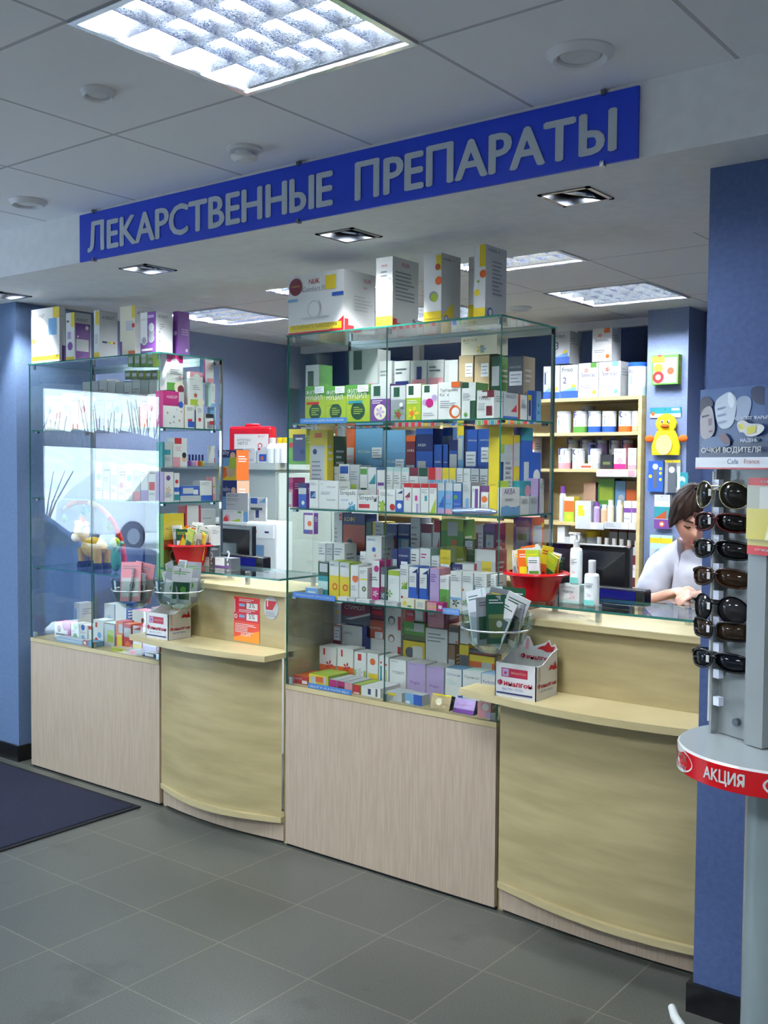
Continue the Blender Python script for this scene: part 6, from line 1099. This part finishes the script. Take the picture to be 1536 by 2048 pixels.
# ------------------------------------------------------------------ the woman behind the counter
def skin_body(verts, edges, radii, mats_, name, vox=0, sub=1, root=0, extra=None):
    me = bpy.data.meshes.new(name+'_skeleton'); me.from_pydata(verts, edges, []); o = bpy.data.objects.new(name+'_skeleton', me); COL.objects.link(o)
    md = o.modifiers.new('skin', 'SKIN'); md.use_smooth_shade = True; md.branch_smoothing = .3
    if not me.skin_vertices: me.skin_vertices.new(name='')
    for i, r in enumerate(radii):
        sv = me.skin_vertices[0].data[i]; sv.radius = r if isinstance(r, tuple) else (r, r); sv.use_root = (i == root)
    ss = o.modifiers.new('sub', 'SUBSURF'); ss.levels = ss.render_levels = sub
    out = bpy.data.meshes.new_from_object(o.evaluated_get(bpy.context.evaluated_depsgraph_get())); bpy.data.objects.remove(o); bpy.data.meshes.remove(me)
    if extra or vox:
        b = bmesh.new(); b.from_mesh(out)
        for v, f in (extra or []):
            nv = [b.verts.new(p) for p in v]
            for q in f: b.faces.new([nv[i] for i in q])
        bmesh.ops.recalc_face_normals(b, faces=b.faces); b.to_mesh(out); b.free()
    if vox:
        o = bpy.data.objects.new('t', out); COL.objects.link(o); rm = o.modifiers.new('r', 'REMESH'); rm.mode = 'VOXEL'; rm.voxel_size = vox; rm.use_smooth_shade = True
        sm_ = o.modifiers.new('s', 'SMOOTH'); sm_.factor = .5; sm_.iterations = 2
        o2 = bpy.data.meshes.new_from_object(o.evaluated_get(bpy.context.evaluated_depsgraph_get())); bpy.data.objects.remove(o); bpy.data.meshes.remove(out); out = o2
    for p in out.polygons: p.use_smooth = True
    out.materials.clear(); out.materials.append(MATS[mats_]); return out
def P3(px, py, Y): p = at(px, py, Y=Y); return (p.x, p.y, p.z)
neck = Vector(P3(1392, 1092, 3.98)); head = Vector(P3(1385, 1034, 3.86)); chest = Vector((-1.47, 4.0, 1.18)); shR = Vector(P3(1328, 1120, 3.98)); elR = Vector(P3(1286, 1215, 3.86)); wrR = Vector(P3(1338, 1190, 3.66)); 
shL = Vector((-1.27, 3.98, 1.27)); elL = Vector((-1.2, 3.85, 1.06)); wrL = Vector(P3(1426, 1196, 3.6)); hip = Vector((-1.47, 4.06, .93))
V = []; E = []; R_ = []
def nd(p, r, par=None):
    V.append(tuple(p)); R_.append(r); i = len(V)-1
    if par is not None: E.append((par, i))
    return i
i_h = nd(hip, (.15, .11)); i_w = nd((-1.47, 4.03, 1.06), (.13, .10), i_h); i_c = nd(chest, (.125, .09), i_w); i_n0 = nd(neck-Vector((0, 0, .03)), (.065, .06), i_c); i_n = nd(neck+Vector((0, -.01, .02)), (.05, .05), i_n0); i_hd = nd(head+Vector((0, .02, -.03)), (.06, .06), i_n)
for s, sh, el, wr in ((-1, shR, elR, wrR), (1, shL, elL, wrL)):
    a = nd(sh, .046, i_c); b = nd(sh.lerp(el, .5), .048, a); c = nd(el, .04, b); d = nd(el.lerp(wr, .4), .038, c); e = nd(wr, (.026, .022), d)
for s in (-1, 1):
    a = nd((-1.47+s*.09, 4.06, .85), .085, i_h); b = nd((-1.47+s*.1, 4.05, .48), .055, a); c = nd((-1.47+s*.1, 4.08, .1), .036, b); d = nd((-1.47+s*.1, 4.0, .035), .032, c); nd((-1.47+s*.1, 3.93, .025), .025, d)
# head shape: egg with brow, nose, cheeks, lips and chin; f = facing direction, bowed
def head_mesh(c, rz, pitch):
    n, m_ = 40, 30; vs = []; fs = []
    M = Matrix.Translation(c) @ Matrix.Rotation(rz, 4, 'Z') @ Matrix.Rotation(pitch, 4, 'X')
    for j in range(m_+1):
        ph = PI*j/m_
        for i in range(n):
            th = 2*PI*i/n; x = math.sin(ph)*math.sin(th); y = -math.sin(ph)*math.cos(th); z = math.cos(ph)
            X, Y_, Z = x*.073, y*.092, z*.112
            if z < 0: X *= 1+z*.32; Y_ = Y_*(1+z*.12)-.006*(-z)
            fr = max(0, -y)
            g = lambda zx, zz, sx, sz: math.exp(-((X-zx)/sx)**2-((Z-zz)/sz)**2)
            Y_ -= fr*(.020*g(0, -.022, .011, .016)+.009*g(0, .0, .009, .022)+.007*g(0, -.056, .022, .009)+.006*g(0, -.092, .022, .014)+.004*g(0, .032, .05, .01))
            Y_ += fr*(.009*g(.03, .008, .016, .011)+.009*g(-.03, .008, .016, .011)); Y_ -= fr*.004*(g(.04, -.03, .018, .02)+g(-.04, -.03, .018, .02))
            vs.append(M @ Vector((X, Y_, Z)))
        if j:
            for i in range(n): fs.append(((j-1)*n+i, (j-1)*n+(i+1) % n, j*n+(i+1) % n, j*n+i))
    return vs, fs, M
hv, hf, HM = head_mesh(head, .55, .5)
def hand(wr, dirv, upv, side, curl, pick):
    """palm and five fingers as chains rooted in the palm"""
    d = dirv.normalized(); n_ = upv.normalized(); w_ = d.cross(n_).normalized()*side; palm = wr+d*.045
    a = nd(wr, (.024, .019), None); E.append((idx_w[side], a)); b = nd(palm, (.034, .015), a)
    for k, (off, L, cu) in enumerate([(-.027, .068, curl[0]), (-.009, .078, curl[1]), (.01, .073, curl[2]), (.027, .058, curl[3])]):
        base = palm+w_*off+d*.035; r = .0085-.0006*k; p = base; an = .25; pr = nd(base, r*1.15, b)
        for q, s_ in enumerate((.45, .32, .23)):
            an += cu; dd = (d*math.cos(an)-n_*math.sin(an)).normalized(); p = p+dd*L*s_; pr = nd(p, r*(.95-.1*q), pr)
    tb_ = wr+d*.02-w_*.03; t0 = nd(tb_, .013, b); t1 = nd(tb_+(d*.7-w_*.5-n_*.5).normalized()*.034, .0105, t0); nd(tb_+(d*.7-w_*.5-n_*.5).normalized()*.034+(d*1-n_*.35+w_*.2).normalized()*.028, .0085, t1)
idx_w = {}
wi = [i for i, v in enumerate(V) if Vector(v) == wrR or (Vector(v)-wrR).length < 1e-5][0]; wj = [i for i, v in enumerate(V) if (Vector(v)-wrL).length < 1e-5][0]
idx_w = {1: wi, -1: wj}
hand(wrR+(wrR-elR).normalized()*.012, Vector(P3(1385, 1176, 3.58))-wrR, Vector((-.1, -.45, 1)), 1, (.35, .4, .5, .6), True)
hand(wrL+(wrL-elL).normalized()*.012, Vector((-.75, -.35, .05)), Vector((0, -.5, 1)), -1, (.35, .4, .45, .5), True)
ears = []
for s in (-1, 1):
    ev = []; 
    for j in range(7):
        for i in range(8): a = 2*PI*i/8; q = math.sin(PI*j/6); ev.append(HM @ Vector((s*(.066+.012*q*(.6+.4*math.cos(a))), .012+.014*q*math.sin(a), -.008+.03*-math.cos(PI*j/6))))
    ears.append((ev, [(j*8+i, j*8+(i+1) % 8, (j+1)*8+(i+1) % 8, (j+1)*8+i) for j in range(6) for i in range(8)]))
bd = skin_body(V, E, R_, 'skin', 'person', vox=.0045, sub=2, extra=[(hv, hf)]+ears)
person = bpy.data.objects.new('person', bd); COL.objects.link(person)
tag(person, 'person in a white short-sleeved blouse bending over the counter, head bowed', 'person')
def face_bit(name, pts, mat, col, r):
    mb = MB(mat, col); mb.tube([HM @ Vector(p) for p in pts], r, k=8); mb.build(name, person)
for s in (-1, 1):
    face_bit('eyelid', [(s*.016, -.082, .006), (s*.03, -.085, .003), (s*.044, -.075, .006)], 'matte', (70, 40, 34), [.002, .004, .002])
    face_bit('eyebrow', [(s*.014, -.093, .03), (s*.03, -.09, .035), (s*.048, -.078, .03)], 'matte', (44, 28, 20), [.0025, .004, .002])
face_bit('lips', [(-.02, -.088, -.057), (0, -.099, -.055), (.02, -.088, -.057)], 'gloss', (158, 62, 66), [.002, .005, .002])
# hair: short layered bob falling forward over the cheek
hn_, hm_ = 64, 26; hv2 = []; hf2 = []; rr = random.Random(4)
lock = [rr.uniform(-1, 1) for _ in range(hn_)]
for j in range(hm_+1):
    for i in range(hn_):
        th = 2*PI*i/hn_; front = max(0, math.cos(th)); side_ = abs(math.sin(th))
        end = 2.05-1.0*front**1.15+.12*math.sin(th*9)*.5+.06*lock[i]
        if front > .05: end += .1*side_*front
        ph = end*j/hm_; th2 = th+.05*math.sin(ph*6+lock[i]*2)
        k = 1.10+.018*math.sin(th*17+3*ph)+.012*lock[i]*math.sin(ph)
        x = math.sin(ph)*math.sin(th2)*.079*k; y = -math.sin(ph)*math.cos(th2)*.096*k+.006; z = math.cos(ph)*.118*k+.004
        if ph > 1.6: x *= 1+.08*(ph-1.6)
        hv2.append(HM @ Vector((x, y, z)))
    if j: hf2 += [((j-1)*hn_+i, (j-1)*hn_+(i+1) % hn_, j*hn_+(i+1) % hn_, j*hn_+i) for i in range(hn_)]
mb = MB('hair'); mb.add(hv2, hf2, smooth=True); hr = mb.build('hair', person, weld=True); so = hr.modifiers.new('thick', 'SOLIDIFY'); so.thickness = .008
# blouse with short sleeves, trousers
def cloth(verts, edges, radii, mat, name, nz, thr):
    me = skin_body(verts, edges, radii, mat, name, sub=3)
    o = bpy.data.objects.new(name, me); COL.objects.link(o); o.parent = person
    tx = bpy.data.textures.new(name+'_folds', 'CLOUDS'); tx.noise_scale = nz; dm = o.modifiers.new('folds', 'DISPLACE'); dm.texture = tx; dm.strength = thr; dm.texture_coords = 'GLOBAL'; return o
slR = shR.lerp(elR, .86); slL = shL.lerp(elL, .8)
cv = [tuple(hip+Vector((0, 0, -.06))), (-1.47, 4.03, 1.05), tuple(chest+Vector((0, 0, .05))), tuple(neck-Vector((0, -.035, .055))), tuple(shR+Vector((.01, 0, -.01))), tuple(shR.lerp(elR, .45)), tuple(slR), tuple(shL), tuple(shL.lerp(elL, .45)), tuple(slL), tuple((shR+Vector((0, 0, -.01))).lerp(chest+Vector((0, 0, .05)), .45)), tuple(shL.lerp(chest+Vector((0, 0, .05)), .45))]
cloth(cv, [(0, 1), (1, 2), (2, 3), (2, 10), (10, 4), (4, 5), (5, 6), (2, 11), (11, 7), (7, 8), (8, 9)], [(.175, .13), (.17, .13), (.185, .14), (.11, .1), .08, .074, .072, .08, .074, .07, (.12, .105), (.12, .105)], 'blouse', 'blouse', .09, .028)
tv = [tuple(hip), (-1.56, 4.06, .82), (-1.57, 4.05, .48), (-1.57, 4.08, .1), (-1.38, 4.06, .82), (-1.37, 4.05, .48), (-1.37, 4.08, .1)]
MATS['trousers'] = MATS['hair']
noise_color('trousers', (30, 34, 50), (38, 42, 60), 30, rough=.9)
cloth(tv, [(0, 1), (1, 2), (2, 3), (0, 4), (4, 5), (5, 6)], [(.165, .125), .1, .075, .06, .1, .075, .06], 'trousers', 'trousers', .1, .012)
mb = MB('metal', (220, 180, 90)); ringp = wrR+(Vector(P3(1385, 1176, 3.58))-wrR).normalized()*.1
# small pack held between the fingers
p = Vector(P3(1392, 1190, 3.54)); hb_ = MB('clear_plastic'); hb_.box(-.02, .02, -.01, .01, -.03, .02); ob = hb_.build('small_clear_pack', loc=p); tag(ob, 'small clear pack held in the fingers of the woman in white', 'pack')

# ------------------------------------------------------------------ labels: short enough, and look-alikes told apart by their order along the shelf
import re
def shorten(t, n):
    if len(t.split()) > n: t = re.sub(r' with fine grey print', '', t)
    if len(t.split()) > n: t = re.sub(r' and [a-z ]*?(disc|lettering|figure|print)(?= )', '', t, count=1)
    if len(t.split()) > n: t = re.sub(r' with [a-z ]*?(disc|lettering|figure|band|half|panel|stripe)(?= )', '', t, count=1)
    if len(t.split()) > n: t = t.replace(' formula', '', 1)
    return t
for o in THINGS: o['label'] = shorten(o['label'].strip().replace(' ,', ','), 15)
ORD = 'first second third fourth fifth sixth seventh eighth ninth tenth eleventh twelfth thirteenth'.split()
by = {}
for o in THINGS: by.setdefault(o['label'], []).append(o)
for lab, os_ in by.items():
    if len(os_) > 1:
        os_.sort(key=lambda o: (o.location.x, o.location.y, o.location.z))
        for i, o in enumerate(os_): o['label'] = ORD[min(i, 12)]+' '+lab
for o in THINGS:
    n_ = len(re.findall(r"[A-Za-z0-9][A-Za-z0-9'-]*", o['label']))
    if n_ > 16: print('LONG', n_, o['label'])
